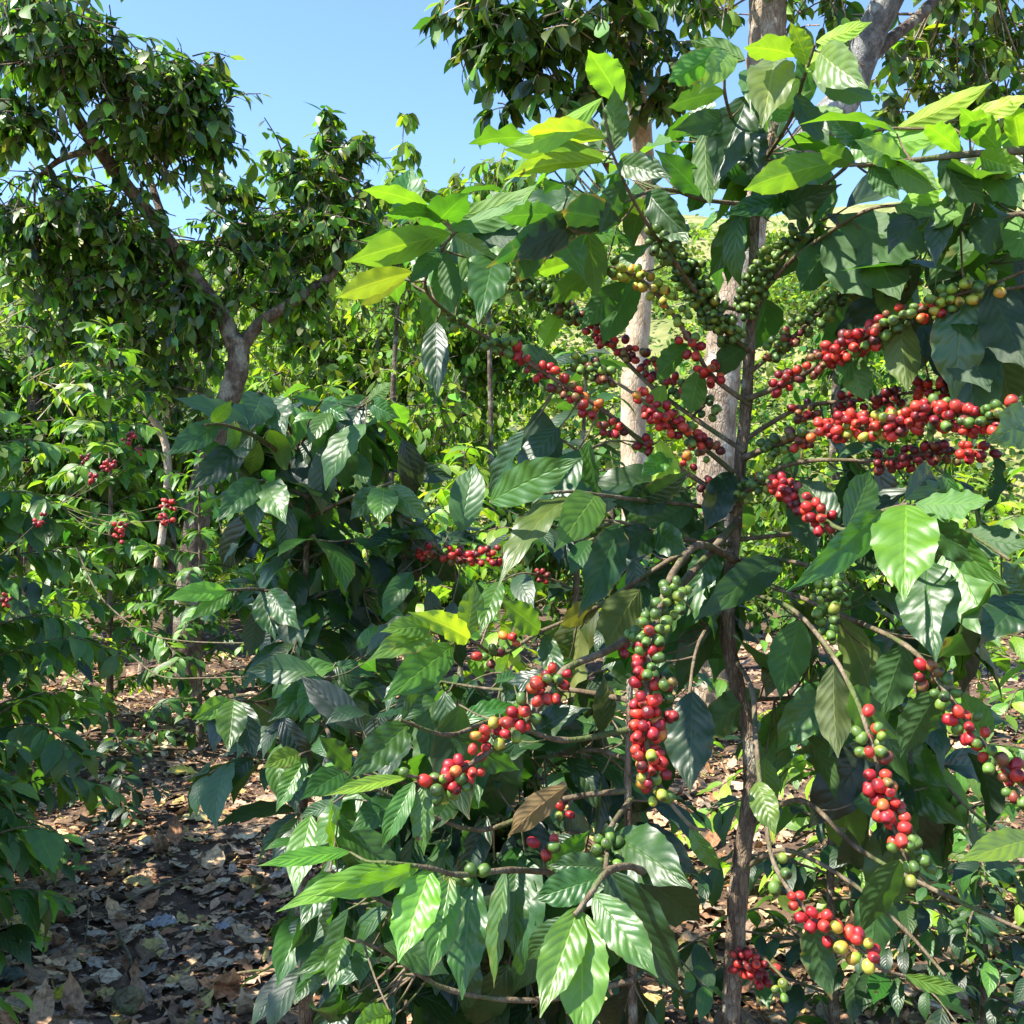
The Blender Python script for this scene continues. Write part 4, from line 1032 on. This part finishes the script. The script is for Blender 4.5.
bush('coffee_tree', 'low coffee seedling with drooping leaves at the left edge of the path', -1.68, 3.0, .75, .40, .155, 'dmm', 'mb', 0.036, 0.072, 36, group=G, nu=8, trim=(0, .85, .37, 1))
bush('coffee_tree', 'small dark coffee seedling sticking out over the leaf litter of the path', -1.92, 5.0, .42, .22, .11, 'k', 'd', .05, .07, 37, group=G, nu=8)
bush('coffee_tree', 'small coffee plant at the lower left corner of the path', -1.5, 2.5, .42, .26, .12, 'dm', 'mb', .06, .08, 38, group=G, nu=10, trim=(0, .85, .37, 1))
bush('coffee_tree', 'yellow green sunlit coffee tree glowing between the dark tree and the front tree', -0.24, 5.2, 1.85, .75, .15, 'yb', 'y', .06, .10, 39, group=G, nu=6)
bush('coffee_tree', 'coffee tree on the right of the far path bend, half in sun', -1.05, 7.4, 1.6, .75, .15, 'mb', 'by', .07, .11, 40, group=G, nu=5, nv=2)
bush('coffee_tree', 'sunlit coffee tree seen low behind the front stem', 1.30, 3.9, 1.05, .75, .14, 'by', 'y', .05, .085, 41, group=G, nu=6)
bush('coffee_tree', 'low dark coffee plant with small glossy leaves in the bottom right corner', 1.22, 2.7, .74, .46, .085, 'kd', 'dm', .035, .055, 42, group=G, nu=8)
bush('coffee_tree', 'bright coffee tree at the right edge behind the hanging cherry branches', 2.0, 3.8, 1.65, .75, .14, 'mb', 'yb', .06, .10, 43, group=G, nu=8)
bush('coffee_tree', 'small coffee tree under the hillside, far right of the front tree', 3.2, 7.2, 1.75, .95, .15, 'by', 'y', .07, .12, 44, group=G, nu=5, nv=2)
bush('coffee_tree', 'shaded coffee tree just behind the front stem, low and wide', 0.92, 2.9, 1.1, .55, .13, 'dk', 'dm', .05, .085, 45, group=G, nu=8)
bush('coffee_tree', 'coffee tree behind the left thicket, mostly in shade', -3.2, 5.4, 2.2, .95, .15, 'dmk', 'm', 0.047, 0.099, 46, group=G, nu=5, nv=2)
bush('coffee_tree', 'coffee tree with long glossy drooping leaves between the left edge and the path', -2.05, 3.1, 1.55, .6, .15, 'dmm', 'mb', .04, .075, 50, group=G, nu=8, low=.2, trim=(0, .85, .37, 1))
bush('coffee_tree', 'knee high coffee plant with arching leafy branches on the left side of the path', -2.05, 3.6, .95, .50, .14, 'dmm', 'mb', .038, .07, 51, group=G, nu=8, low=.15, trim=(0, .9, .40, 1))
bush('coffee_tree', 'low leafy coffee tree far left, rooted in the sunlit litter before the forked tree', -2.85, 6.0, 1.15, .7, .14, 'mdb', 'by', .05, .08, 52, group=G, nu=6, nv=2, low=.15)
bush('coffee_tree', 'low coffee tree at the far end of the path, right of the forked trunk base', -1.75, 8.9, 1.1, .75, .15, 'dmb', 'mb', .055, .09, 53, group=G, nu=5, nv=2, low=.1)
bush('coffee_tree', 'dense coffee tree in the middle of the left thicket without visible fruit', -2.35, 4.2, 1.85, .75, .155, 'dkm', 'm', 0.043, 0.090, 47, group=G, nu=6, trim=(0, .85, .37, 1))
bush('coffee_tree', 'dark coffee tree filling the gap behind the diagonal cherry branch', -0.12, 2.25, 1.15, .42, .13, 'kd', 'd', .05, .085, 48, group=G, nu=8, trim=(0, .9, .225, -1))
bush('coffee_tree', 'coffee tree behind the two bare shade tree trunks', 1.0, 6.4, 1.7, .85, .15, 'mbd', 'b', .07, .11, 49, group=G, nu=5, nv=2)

# neighbour whose branches reach in from the right edge
random.seed(9)
nb = Coffee('coffee_tree', 'neighbouring coffee tree whose leafy branches reach in over the right edge',
            [np.array((0.95, 1.3, -0.03)), np.array((0.93, 1.28, 1.0)), np.array((0.90, 1.26, 1.95)), np.array((0.9, 1.25, 2.3))], .02, .006)
for key, pts in {'n1': [(1240, 200, 1.26), (1100, 140, 1.16), (1024, 150, 1.12), (960, 155, 1.10), (890, 163, 1.10), (850, 165, 1.12)],
                 'n2': [(1240, 440, 1.27), (1120, 400, 1.15), (1040, 418, 1.04)], 'n3': [(1240, 640, 1.28), (1100, 600, 1.14), (1028, 598, 1.05)],
                 'n4': [(1240, 880, 1.29), (1120, 830, 1.12), (1036, 838, 1.02)], 'n5': [(1240, 260, 1.26), (1100, 220, 1.2), (1020, 215, 1.18), (960, 225, 1.18)],
                 'n6': [(1240, 330, 1.26), (1100, 280, 1.25), (1000, 290, 1.25)]}.items():
    nb.branch([P(*q) for q in pts], .006, .002, key)
nb.hand([
 (1036, 418, 986, 442, 48, 1.04, .98, 'm', 5, 0), (1026, 598, 980, 645, 46, 1.05, 1.0, 'k', 10, 0), (1036, 838, 958, 862, 34, 1.02, .95, 'w', 15, 0),
 (985, 156, 1022, 208, 34, 1.1, 1.04, 'd', 20, 1), (940, 158, 985, 205, 34, 1.1, 1.08, 'd', 20, 1), (900, 162, 855, 140, 30, 1.1, 1.08, 'p', 20, 0), (960, 152, 925, 125, 26, 1.1, 1.05, 'b', 20, 1),
 (1000, 152, 960, 108, 30, 1.12, 1.06, 'b', 20, 1), (1020, 150, 1010, 100, 30, 1.12, 1.08, 'y', 20, 1), (890, 163, 940, 190, 30, 1.1, 1.06, 'm', 20, 1), (870, 164, 900, 200, 30, 1.11, 1.1, 'd', 20, 1),
 (855, 165, 820, 150, 28, 1.12, 1.1, 'm', 20, 1), (1010, 215, 975, 250, 40, 1.18, 1.12, 'd', 20, 1), (965, 224, 925, 245, 40, 1.18, 1.14, 'd', 20, 1), (1015, 214, 1030, 262, 36, 1.18, 1.1, 'm', 20, 1),
 (1000, 290, 960, 345, 54, 1.25, 1.2, 'k', 15, 1), (1010, 288, 1030, 360, 50, 1.25, 1.2, 'k', 15, 1), (1030, 600, 1000, 560, 40, 1.06, 1.05, 'd', 20, 0), (980, 156, 1030, 170, 30, 1.1, 1.05, 'b', 20, 0)])
nb.fill([(990, 190, 1.2, 60, 30, 18, .14, 'dkm'), (1000, 310, 1.25, 50, 40, 12, .15, 'kd'), (930, 150, 1.15, 60, 25, 8, .12, 'bm')])
nb.done()

# ================================================================== shade trees
random.seed(12)
def L(*p):
    return [P(*q) for q in p]
gz = lambda x, y: np.array((x, y, float(ground_z(x, y)) - 0.05))
D = 8.6
tree('shade_tree', 'forked shade tree on the left, with dark leafy crown and mottled trunk', 'tree', [
    ([gz(-2.72, D)] + L((186, 640, D), (192, 560, D), (208, 460, D), (236, 375, D), (238, 340, D)), .118, .088),
    (L((238, 355, D), (222, 315, D), (200, 285, D), (178, 255, D - .2), (150, 215, D - .4), (95, 145, D - .8), (60, 90, D - 1.1), (10, 15, D - 1.5)), .078, .036),
    (L((238, 355, D), (258, 325, D), (295, 300, D), (335, 270, D + .2), (352, 225, D + .3)), .062, .022),
    (L((165, 225, D - .3), (150, 180, D - .2), (142, 150, D)), .035, .02),
    (L((90, 150, D - .8), (60, 160, D - .8), (35, 180, D - .6)), .03, .015),
    (L((222, 315, D), (232, 270, D + .3), (250, 220, D + .5)), .05, .02)],
    [(15, 60, 7.4, 50, 375), (70, 55, 7.2, 45, 375), (110, 95, 7.4, 50, 487), (60, 20, 7, 60, 431), (170, 90, 7.8, 40, 375), (195, 110, 7.8, 38, 356), (150, 140, 8, 45, 431), (205, 75, 7.9, 22, 131), (215, 145, 8.2, 25, 168),
     (20, 120, 7.6, 40, 318), (25, 215, 8, 45, 412), (70, 205, 8, 40, 356), (110, 225, 8.2, 40, 375), (40, 265, 8.2, 45, 375), (150, 255, 8.4, 40, 412), (100, 290, 8.4, 40, 375), (180, 300, 8.5, 40, 412), (60, 330, 8.5, 40, 300),
     (130, 335, 8.8, 40, 337), (230, 190, 8.8, 26, 187), (235, 245, 8.8, 40, 412), (280, 230, 8.8, 40, 412, 'mbboyd'), (310, 180, 8.9, 38, 375, 'mbboyd'), (335, 150, 9, 28, 243, 'mbboyd'), (320, 240, 8.8, 45, 487, 'mbboyd'), (355, 200, 9, 26, 225, 'mbboyd'), (270, 285, 8.7, 40, 375, 'mbboyd'),  # clumps with own keys: sunlit right side put into brighter leaf tones
     (300, 295, 8.8, 28, 225, 'mbboyd'), (350, 240, 9, 28, 206, 'mbboyd'), (330, 120, 9, 14, 56, 'mbboyd'), (365, 140, 9, 12, 45, 'mbboyd'), (285, 165, 8.9, 22, 131, 'mbboyd'), (200, 340, 8.8, 36, 281), (160, 385, 9, 40, 225)],
    .135, 'kdmmobbp', [M_BARK, M_BARK], tw=8)
D = 9.4
tree('shade_tree', 'tall shade tree with a slender pale sunlit trunk below the top centre crown', 'tree', [
    ([gz(1.16, D)] + L((636, 620, D), (634, 470, D), (634, 380, D), (642, 280, D), (644, 200, D), (640, 120, D - .4), (620, 20, D - 1), (600, -80, D - 1.4)), .135, .08),
    (L((644, 230, D), (600, 150, D - .6), (560, 80, D - 1), (530, 20, D - 1.2)), .05, .02)],
    [(480, 20, 8.2, 36, 120), (520, 35, 8.0, 40, 170), (560, 30, 8.0, 42, 190), (600, 45, 8.2, 42, 190), (500, 75, 8.2, 32, 100), (540, 90, 8.2, 34, 110), (640, 40, 8.4, 40, 150), (590, 90, 8.4, 36, 110), (680, 60, 8.6, 28, 70), (500, -20, 8.0, 50, 160),
     (580, -25, 8.0, 55, 190), (650, -20, 8.2, 50, 160), (500, 115, 8.2, 16, 30), (650, 95, 8.6, 28, 60)],
    .19, 'odkmopb', [M_BARK_PALE, M_BARK], tw=8)
D = 7.2
tree('shade_tree', 'large shade tree rising behind the front stem, with a grey limb to the upper right', 'tree', [
    ([gz(1.45, D)] + L((714, 700, D), (716, 540, D), (716, 440, D), (726, 340, D), (745, 240, D), (756, 160, D), (766, 60, D), (768, -20, D), (770, -160, D)), .135, .13),
    (L((752, 185, D), (790, 160, D - .1), (826, 120, D - .2), (850, 90, D - .2), (868, 40, D - .3), (892, -10, D - .4), (920, -90, D - .5)), .13, .09),
    (L((858, 70, D - .3), (890, 40, D - .2), (930, 5, D), (980, -60, D + .3)), .05, .03)],
    [(905, 60, 7.8, 34, 110), (940, 50, 8.0, 40, 150), (980, 60, 8.2, 45, 170), (1020, 40, 8.2, 50, 170), (960, 100, 8.2, 40, 140), (1010, 110, 8.4, 40, 140), (930, 10, 7.8, 40, 130), (990, -5, 8.0, 55, 170), (850, 15, 7.5, 28, 60), (820, -10, 7.2, 30, 60),
     (720, 15, 7.6, 30, 70), (790, 10, 7.8, 30, 60), (1050, 130, 8.4, 50, 120), (900, 115, 8.4, 28, 60), (690, -10, 7.5, 40, 90), (860, -60, 7, 80, 200), (720, -70, 7, 80, 200)],
    .15, 'obodmpy', [M_BARK_MID, M_BARK_GREY, M_BARK], tw=8)
# crowns that stand over and beside the camera and dapple its light
def xyz(x, y, z, r, n):
    return (512 + 1024 * x / y, 512 - 1024 * (z - CAM_Z) / y, y, r * 1024 / y, n)


tree('shade_tree', 'shade tree left of the camera, outside the photograph, whose crown dapples the path', 'tree', [
    ([gz(-5.0, 2.0), np.array((-4.9, 2.0, 2.0)), np.array((-4.6, 2.2, 4.0)), np.array((-4.4, 2.4, 5.6))], .14, .05)],
    [xyz(-3.2, 1.0, 5.0, .5, 240), xyz(-3.5, 2.7, 5.2, .35, 50),
     xyz(-2.9, 1.9, 5.3, .4, 150), xyz(-5.4, 6.2, 5.5, .45, 80), xyz(-3.7, 0.9, 5.4, .4, 80)], .16, 'ddm', [M_BARK], tw=8)

# a thin pale pole-like trunk and the far trees of the left
tree('young_tree', 'young tree with a thin pale slanting trunk in the left thicket', 'tree', [
    ([gz(-3.35, 9.2)] + L((168, 470, 9.2), (140, 400, 9.2), (118, 340, 9.2), (100, 290, 9.2)), .036, .026)],
    [(110, 290, 9.3, 40, 90), (150, 360, 9.4, 45, 110), (70, 380, 9.4, 40, 90), (60, 310, 9.4, 40, 90)], .13, 'mby', [M_BARK_PALE], tw=8)
tree('background_tree', 'yellowish tree with feathery top against the sky, between forked tree and front tree', 'tree', [
    ([gz(-1.6, 13.5)] + L((392, 420, 13.5), (398, 300, 13.5), (402, 180, 13.5)), .045, .02)],
    [(400, 190, 13.5, 24, 110), (408, 150, 13.5, 12, 40), (415, 225, 13.5, 34, 160), (385, 245, 13.5, 34, 160), (440, 215, 13.5, 26, 90), (430, 275, 13.6, 40, 170), (395, 300, 13.6, 40, 170), (404, 118, 13.5, 8, 16)], .2, 'yobp', [M_BARK], matl=M_FAR, nu=4, tw=8)
tree('background_tree', 'broad pale green tree far behind the top left spray of the front tree', 'tree', [
    ([gz(-0.3, 17)] + L((490, 380, 17), (488, 260, 17), (485, 200, 17)), .05, .02)],
    [(470, 190, 17, 26, 120), (500, 170, 17, 28, 130), (530, 185, 17, 30, 120), (480, 230, 17, 40, 170), (540, 230, 17, 40, 150), (450, 240, 17, 30, 120), (505, 270, 17, 40, 140)], .24, 'ypbo', [M_BARK], matl=M_FAR, nu=4, tw=8)
tree('background_tree', 'thin trunked leafy tree on the slope behind the right cherry branches', 'tree', [
    ([gz(6.6, 21)] + L((835, 420, 21), (838, 330, 21), (840, 280, 21)), .12, .05)],
    [(835, 300, 21, 34, 130), (860, 330, 21, 40, 150), (810, 345, 21, 36, 130), (850, 380, 21, 44, 150), (880, 400, 21, 36, 110)], .26, 'dmo', [M_BARK], matl=M_FAR, nu=4, tw=8)
def crowd(px0, px1, py0, py1, dd, n, rp, m):
    return [(random.uniform(px0, px1), random.uniform(py0, py1), dd + random.uniform(-.4, .6), rp * random.uniform(.7, 1.2), m) for _ in range(n)]


tree('background_tree', 'dark bushy tree behind the far end of the path', 'tree', [
    ([gz(-3.0, 14)] + L((290, 560, 14), (292, 480, 14), (290, 430, 14)), .07, .03)],
    crowd(225, 360, 430, 610, 14, 16, 40, 150), .19, 'dmdo', [M_BARK], matl=M_FAR, nu=4, tw=8)
tree('background_tree', 'tall leafy tree at the far left behind the coffee thicket', 'tree', [
    ([gz(-5.2, 11)] + L((30, 520, 11), (35, 400, 11), (30, 300, 11)), .14, .05)],
    crowd(-30, 110, 290, 560, 11, 26, 46, 170), .18, 'dmob', [M_BARK], matl=M_FAR, nu=4, tw=8)
tree('background_tree', 'bushy tree in half sun between the far left tree and the forked trunk', 'tree', [
    ([gz(-4.0, 12)] + L((172, 520, 12), (170, 440, 12), (168, 360, 12)), .06, .03)],
    crowd(100, 225, 370, 590, 12, 20, 42, 150), .18, 'dmob', [M_BARK], matl=M_FAR, nu=4, tw=8)
tree('background_tree', 'sunlit yellow tree low on the slope right of the forked trunk', 'tree', [
    ([gz(-2.8, 16.5)] + L((340, 520, 16.5), (338, 420, 16.5), (335, 370, 16.5)), .06, .03)],
    crowd(255, 420, 290, 430, 16.5, 34, 34, 150), .2, 'yybop', [M_BARK], matl=M_FAR, nu=4, tw=8)  # yellow keys put the sunlit look into the leaf colour
tree('background_tree', 'olive green tree on the slope behind the upper left cherry branches', 'tree', [
    ([gz(-0.8, 19)] + L((462, 470, 19), (465, 380, 19), (465, 330, 19)), .06, .03)],
    crowd(390, 530, 255, 430, 19, 30, 32, 140), .22, 'oymbyp', [M_BARK], matl=M_FAR, nu=4, tw=8)
tree('background_tree', 'wide feathery tree behind the yellowish tree, filling the skyline left of the front tree', 'tree', [
    ([gz(-1.5, 22)] + L((440, 420, 22), (440, 300, 22), (440, 240, 22)), .06, .03)],
    crowd(330, 560, 195, 300, 22, 26, 30, 130), .25, 'yopbm', [M_BARK], matl=M_FAR, nu=4, tw=8)
tree('background_tree', 'half sunlit shrubby tree behind the dark coffee tree, right of the forked trunk', 'tree', [
    ([gz(-2.2, 10.5)] + L((300, 600, 10.5), (302, 480, 10.5), (302, 430, 10.5)), .05, .03)],
    crowd(255, 440, 400, 560, 10.5, 22, 36, 130), .16, 'mobyy', [M_BARK], matl=M_FAR, nu=4, tw=8)  # half sun is mixed into the leaf tones by the yellow keys
tree('background_tree', 'dark green tree beyond the pale trunk, low behind the front tree', 'tree', [
    ([gz(1.2, 12)] + L((610, 600, 12), (612, 520, 12), (612, 480, 12)), .06, .03)],
    crowd(520, 700, 470, 620, 12, 20, 40, 140), .18, 'dmo', [M_BARK], matl=M_FAR, nu=4, tw=8)
tree('background_tree', 'bright leafy tree behind the right part of the front tree, below its long cherry branch', 'tree', [
    ([gz(4.4, 13)] + L((862, 600, 13), (865, 540, 13), (866, 500, 13)), .06, .03)],
    crowd(770, 1010, 490, 640, 13, 24, 42, 140), .18, 'bmyo', [M_BARK], matl=M_FAR, nu=4, tw=8)


# ================================================================== hillside thicket (one mass)
def thicket():
    g = Geo()
    n = 7500
    d = 15.5 + 60 * RNG.uniform(0, 1, n) ** 1.5
    x = (RNG.uniform(-150, 1180, n) - 512) / 1024 * d
    keep = ~((d > 24) & (RNG.uniform(0, 1, n) < 0.25))
    d, x = d[keep], x[keep]
    n = len(d)
    z = ground_z(x, d)
    hh = np.exp(RNG.normal(-0.25, 0.5, n)) * np.where(x < -1.2, 1.5, 0.8)
    tone = RNG.integers(0, 4, n)
    keys = ['o', 'y', 'd', 'p']
    m = 24
    c = np.stack([x, d, z], 1)[:, None, :] + RNG.normal(0, 1, (n, m, 3)) * (hh * 0.42)[:, None, None] + np.array((0, 0, 0.5))[None, None] * hh[:, None, None]
    ax = unit(RNG.normal(0, 1, (n, m, 3)))
    nn = unit(RNG.normal(0, 0.6, (n, m, 3)) + np.array((0, 0, 1)))
    ln = (0.13 + 0.0030 * d)[:, None] * RNG.uniform(0.7, 1.3, (n, m))
    col = np.array([TONE[keys[k]] for k in tone])[:, None, :] * np.exp(RNG.normal(0, 0.3, (n, m, 1)))
    leaves(g, c.reshape(-1, 3), ax.reshape(-1, 3), nn.reshape(-1, 3), ln.ravel(), ln.ravel() * 0.6, col.reshape(-1, 3), 0.4, 0.2, 0.05, 3, 2)
    tag(g.build('hillside_thicket', M_FAR), 'sunlit yellow green scrub covering the hillside behind the trees', 'shrubbery', kind='stuff')


thicket()


# ================================================================== leaf litter, fallen leaves, sticks, stone
LIT = [(0.27, 0.155, 0.085), (0.38, 0.23, 0.125), (0.48, 0.30, 0.165), (0.29, 0.195, 0.125), (0.55, 0.36, 0.19), (0.34, 0.265, 0.195), (0.15, 0.095, 0.055), (0.48, 0.37, 0.23), (0.36, 0.175, 0.08), (0.43, 0.33, 0.11)]


def litter():
    g = Geo()
    n = 26000
    y = RNG.uniform(1.5, 3.3, n) ** 2
    x = RNG.uniform(-0.75, 0.65, n) * (y + 0.6)
    a = RNG.uniform(0, 6.283, n)
    L_ = RNG.uniform(0.012, 0.045, n)
    c = np.array(LIT)[RNG.integers(0, len(LIT), n)] * np.exp(RNG.normal(-0.1, 0.3, (n, 1)))
    leaves(g, np.stack([x, y, ground_z(x, y) + RNG.uniform(0.004, 0.02, n)], 1), np.stack([np.cos(a), np.sin(a), RNG.normal(0, 0.25, n)], 1),
           np.stack([RNG.normal(0, .4, n), RNG.normal(0, .4, n), np.ones(n)], 1), L_, L_ * RNG.uniform(0.15, 0.6, n), c, RNG.uniform(-1.5, 1.5, n), 0.2, 0.15, 3, 2)
    n = 26000
    y = RNG.uniform(1.6, 3.6, n * 2) ** 2
    y = y[(y > 2.2) & (y < 13)][:n]
    n = len(y)
    x = RNG.uniform(-0.85, 0.65, n) * (y + 0.6)
    z = ground_z(x, y) + RNG.uniform(0.004, 0.035, n)
    a = RNG.uniform(0, 6.283, n)
    ax = np.stack([np.cos(a), np.sin(a), RNG.normal(0, 0.12, n)], 1)
    nn = np.stack([RNG.normal(0, .2, n), RNG.normal(0, .2, n), np.ones(n)], 1)
    L_ = np.exp(RNG.normal(-2.75, 0.5, n)).clip(0.02, 0.18)
    c = np.array(LIT)[RNG.integers(0, len(LIT), n)] * np.exp(RNG.normal(0, 0.25, (n, 1)))
    leaves(g, np.stack([x, y, z], 1), ax, nn, L_, L_ * RNG.uniform(0.35, 0.65, n), c, RNG.normal(0.1, 0.8, n), RNG.uniform(-0.3, 0.5, n), 0.10, 8, 4)
    tag(g.build('leaf_litter', M_LITTER), 'brown dry leaf litter covering the path and the soil under the trees', 'leaf litter', kind='stuff')


litter()


def gp(px, py):
    """the ground point seen at a pixel"""
    d = 1.5 * 1024 / (py - 512)
    for _ in range(6):
        zz = float(ground_z((px - 512) / 1024 * d, d))
        d = (1.5 - zz) * 1024 / (py - 512)
    return np.array(((px - 512) / 1024 * d, d, zz))


def fallen(px, py, Ln, ang, asp, col, label, droop=0.5, fold=0.2, lift=0.035):
    p = gp(px, py)
    g = Geo()
    a = R(ang)
    ax = np.array((math.cos(a), math.sin(a), 0.05))
    leaves(g, p + np.array((0, 0, lift)) - ax * Ln / 2, ax, (0.1, -0.25, 1), Ln, Ln * asp, np.array(col), droop, fold, 0.08, 14, 6)
    tag(g.build('fallen_leaf', M_LITTER, None, tuple(p)), label, 'fallen leaf', 'large leaves lying on the path')


fallen(58, 1003, .11, 150, .75, (0.48, 0.42, 0.03), 'bright yellow fallen leaf near the bottom edge, left of the round stone', .3)
fallen(30, 938, .12, 10, .5, (0.33, 0.29, 0.06), 'olive yellow fallen leaf near the left edge of the path')
fallen(84, 962, .13, 20, .5, (0.30, 0.22, 0.10), 'tan curled fallen leaf on the path above the bright yellow leaf', 1.0)
fallen(10, 985, .12, 30, .6, (0.12, 0.15, 0.13), 'dull dark green fallen leaf in the lower left corner', .3)
fallen(160, 930, .13, 175, .6, (0.30, 0.29, 0.28), 'pale grey fallen leaf in the middle of the path', .3)  # reflected sky put into the leaf colour as pale grey
fallen(222, 935, .09, 190, .5, (0.30, 0.28, 0.26), 'small pale grey fallen leaf on the right of the path middle', .3)  # grey again stands for sky reflected off the leaf
fallen(140, 888, .14, 5, .5, (0.36, 0.28, 0.10), 'yellowish brown fallen leaf lying across the mid path', .5)
fallen(235, 905, .14, 15, .45, (0.22, 0.12, 0.07), 'reddish brown curled fallen leaf at the right side of the path', 1.1)
fallen(240, 1005, .14, 190, .5, (0.52, 0.35, 0.19), 'pale orange dry fallen leaf at the bottom edge, right of the round stone', .7)
fallen(200, 822, .17, 10, .5, (0.40, 0.35, 0.16), 'pale olive fallen leaf beyond the mid path, near the sunlit strip', .5)
fallen(185, 775, .2, 30, .6, (0.55, 0.45, 0.08), 'yellow fallen leaf in the sunlit strip across the path', .5)
fallen(95, 803, .16, 30, .5, (0.16, 0.33, 0.05), 'fresh green fallen leaf beside the dark seedling at the path edge', .5)
fallen(82, 875, .12, 30, .35, (0.14, 0.28, 0.05), 'slim green fallen leaf at the left of the mid path', .5)
fallen(145, 978, .13, 100, .55, (0.26, 0.22, 0.17), 'grey beige fallen leaf lying beside the crooked stick', .4)


def stick(pts, r, label):
    g = Geo()
    P_ = [gp(px, py) + np.array((0, 0, 0.025 + h)) for px, py, h in pts]
    tube(g, [p - P_[0] for p in P_], r, r * 0.55, 7, 5, rough=0.12)
    o = g.build('fallen_stick', M_TWIG, None)
    o.location = tuple(P_[0])
    tag(o, label, 'stick', 'sticks lying on the path')


stick([(118, 938, 0), (122, 955, .02), (130, 972, .02), (133, 985, 0)], .007, 'crooked thin stick lying along the middle of the path near the bottom')
stick([(62, 895, 0), (85, 915, .03), (88, 935, .03), (84, 952, 0)], .005, 'bent thin twig lying on the left of the path')
stick([(120, 912, 0), (150, 900, .02), (190, 882, .01), (200, 872, 0)], .005, 'long straight twig lying diagonally across the mid path')
stick([(60, 668, 0), (130, 722, .05), (190, 740, .06), (210, 750, 0)], .012, 'grey stick lying on the ground before the forked tree')
stick([(230, 982, 0), (262, 984, .02), (290, 982, 0)], .005, 'short twig in the sunny patch at the right of the path')


def stone():
    p = gp(127, 1012)
    g = Geo()
    nu, nv = 28, 18
    v, f = [], []
    for i in range(nv + 1):
        t = math.pi * i / nv
        for j in range(nu):
            q = 2 * math.pi * j / nu
            d = np.array((math.sin(t) * math.cos(q), math.sin(t) * math.sin(q), math.cos(t)))
            k = 1 + 0.09 * math.sin(3.1 * d[0] + 1) + 0.08 * math.sin(4.3 * d[1] + d[2] * 3) + 0.05 * math.sin(7 * d[2] + 5 * d[0])
            v.append(d * k * np.array((0.052, 0.045, 0.043)))
    for i in range(nv):
        for j in range(nu):
            k = (j + 1) % nu
            f.append((i * nu + j, (i + 1) * nu + j, (i + 1) * nu + k, i * nu + k))
    g.add(np.array(v) + np.array((0, 0, 0.03)), f)
    o = g.build('stone', M_STONE)
    o.location = tuple(p)
    tag(o, 'rounded olive brown stone at the bottom edge of the leafy path', 'stone')


stone()


def vine(pts, r, label):
    g = Geo()
    P_ = [P(*q) for q in pts]
    tube(g, [p - P_[0] for p in P_], r, r * 0.6, 6, 7, rough=0.08)
    o = g.build('bare_branch', M_TWIG)
    o.location = tuple(P_[0])
    tag(o, label, 'branch', 'bare branches across the path')


vine([(76, 548, 3.4), (100, 596, 3.3), (140, 630, 3.2), (175, 640, 3.1), (235, 643, 2.6), (300, 640, 2.1)], .003, 'thin bare branch sagging over the path, upper of two')
vine([(130, 655, 3.3), (160, 676, 3.2), (205, 678, 2.9), (300, 674, 2.1)], .003, 'thin bare branch sagging over the path, lower of two')


# ------------------------------------------------------------------ camera, light, world
cam = bpy.data.cameras.new('camera')
cam.sensor_width = 36
cam.lens = 36
cam.clip_start, cam.clip_end = 0.05, 2000
co = bpy.data.objects.new('camera', cam)
COL.objects.link(co)
co.location = (0, 0, CAM_Z)
co.rotation_euler = (R(90), 0, 0)
S.camera = co

sd = np.array((math.sin(SUN_AZ) * math.cos(SUN_EL), math.cos(SUN_AZ) * math.cos(SUN_EL), math.sin(SUN_EL)))
sl = bpy.data.lights.new('sun', 'SUN')
sl.energy = 5.0
sl.angle = R(0.53)
sl.color = (1.0, 0.94, 0.84)
so = bpy.data.objects.new('sun', sl)
COL.objects.link(so)
so.location = tuple(sd * 30)
so.rotation_euler = Vector(tuple(sd)).to_track_quat('Z', 'Y').to_euler()

W = bpy.data.worlds.new('World')
S.world = W
W.use_nodes = True
nt = W.node_tree
nt.nodes.clear()
sky = nt.nodes.new('ShaderNodeTexSky')
sky.sky_type = 'NISHITA'
sky.sun_disc = False
sky.sun_elevation = SUN_EL
sky.sun_rotation = SUN_AZ
sky.altitude = 1200
sky.air_density = 1.0
sky.dust_density = 0.4
sky.ozone_density = 5.5
bg = nt.nodes.new('ShaderNodeBackground')
bg.inputs['Strength'].default_value = 0.15
ow = nt.nodes.new('ShaderNodeOutputWorld')
nt.links.new(sky.outputs[0], bg.inputs[0])
nt.links.new(bg.outputs[0], ow.inputs[0])

S.view_settings.view_transform = 'Standard'
S.view_settings.look = 'None'
S.view_settings.gamma = 1.0
S.view_settings.exposure = 1.45
S.render.engine = 'CYCLES'
S.cycles.use_denoising = True
S.cycles.max_bounces = 7
S.cycles.diffuse_bounces = 3
S.cycles.glossy_bounces = 2
S.cycles.transmission_bounces = 4
S.cycles.transparent_max_bounces = 4
S.cycles.sample_clamp_indirect = 6.0
S.cycles.caustics_reflective = False
S.cycles.caustics_refractive = False
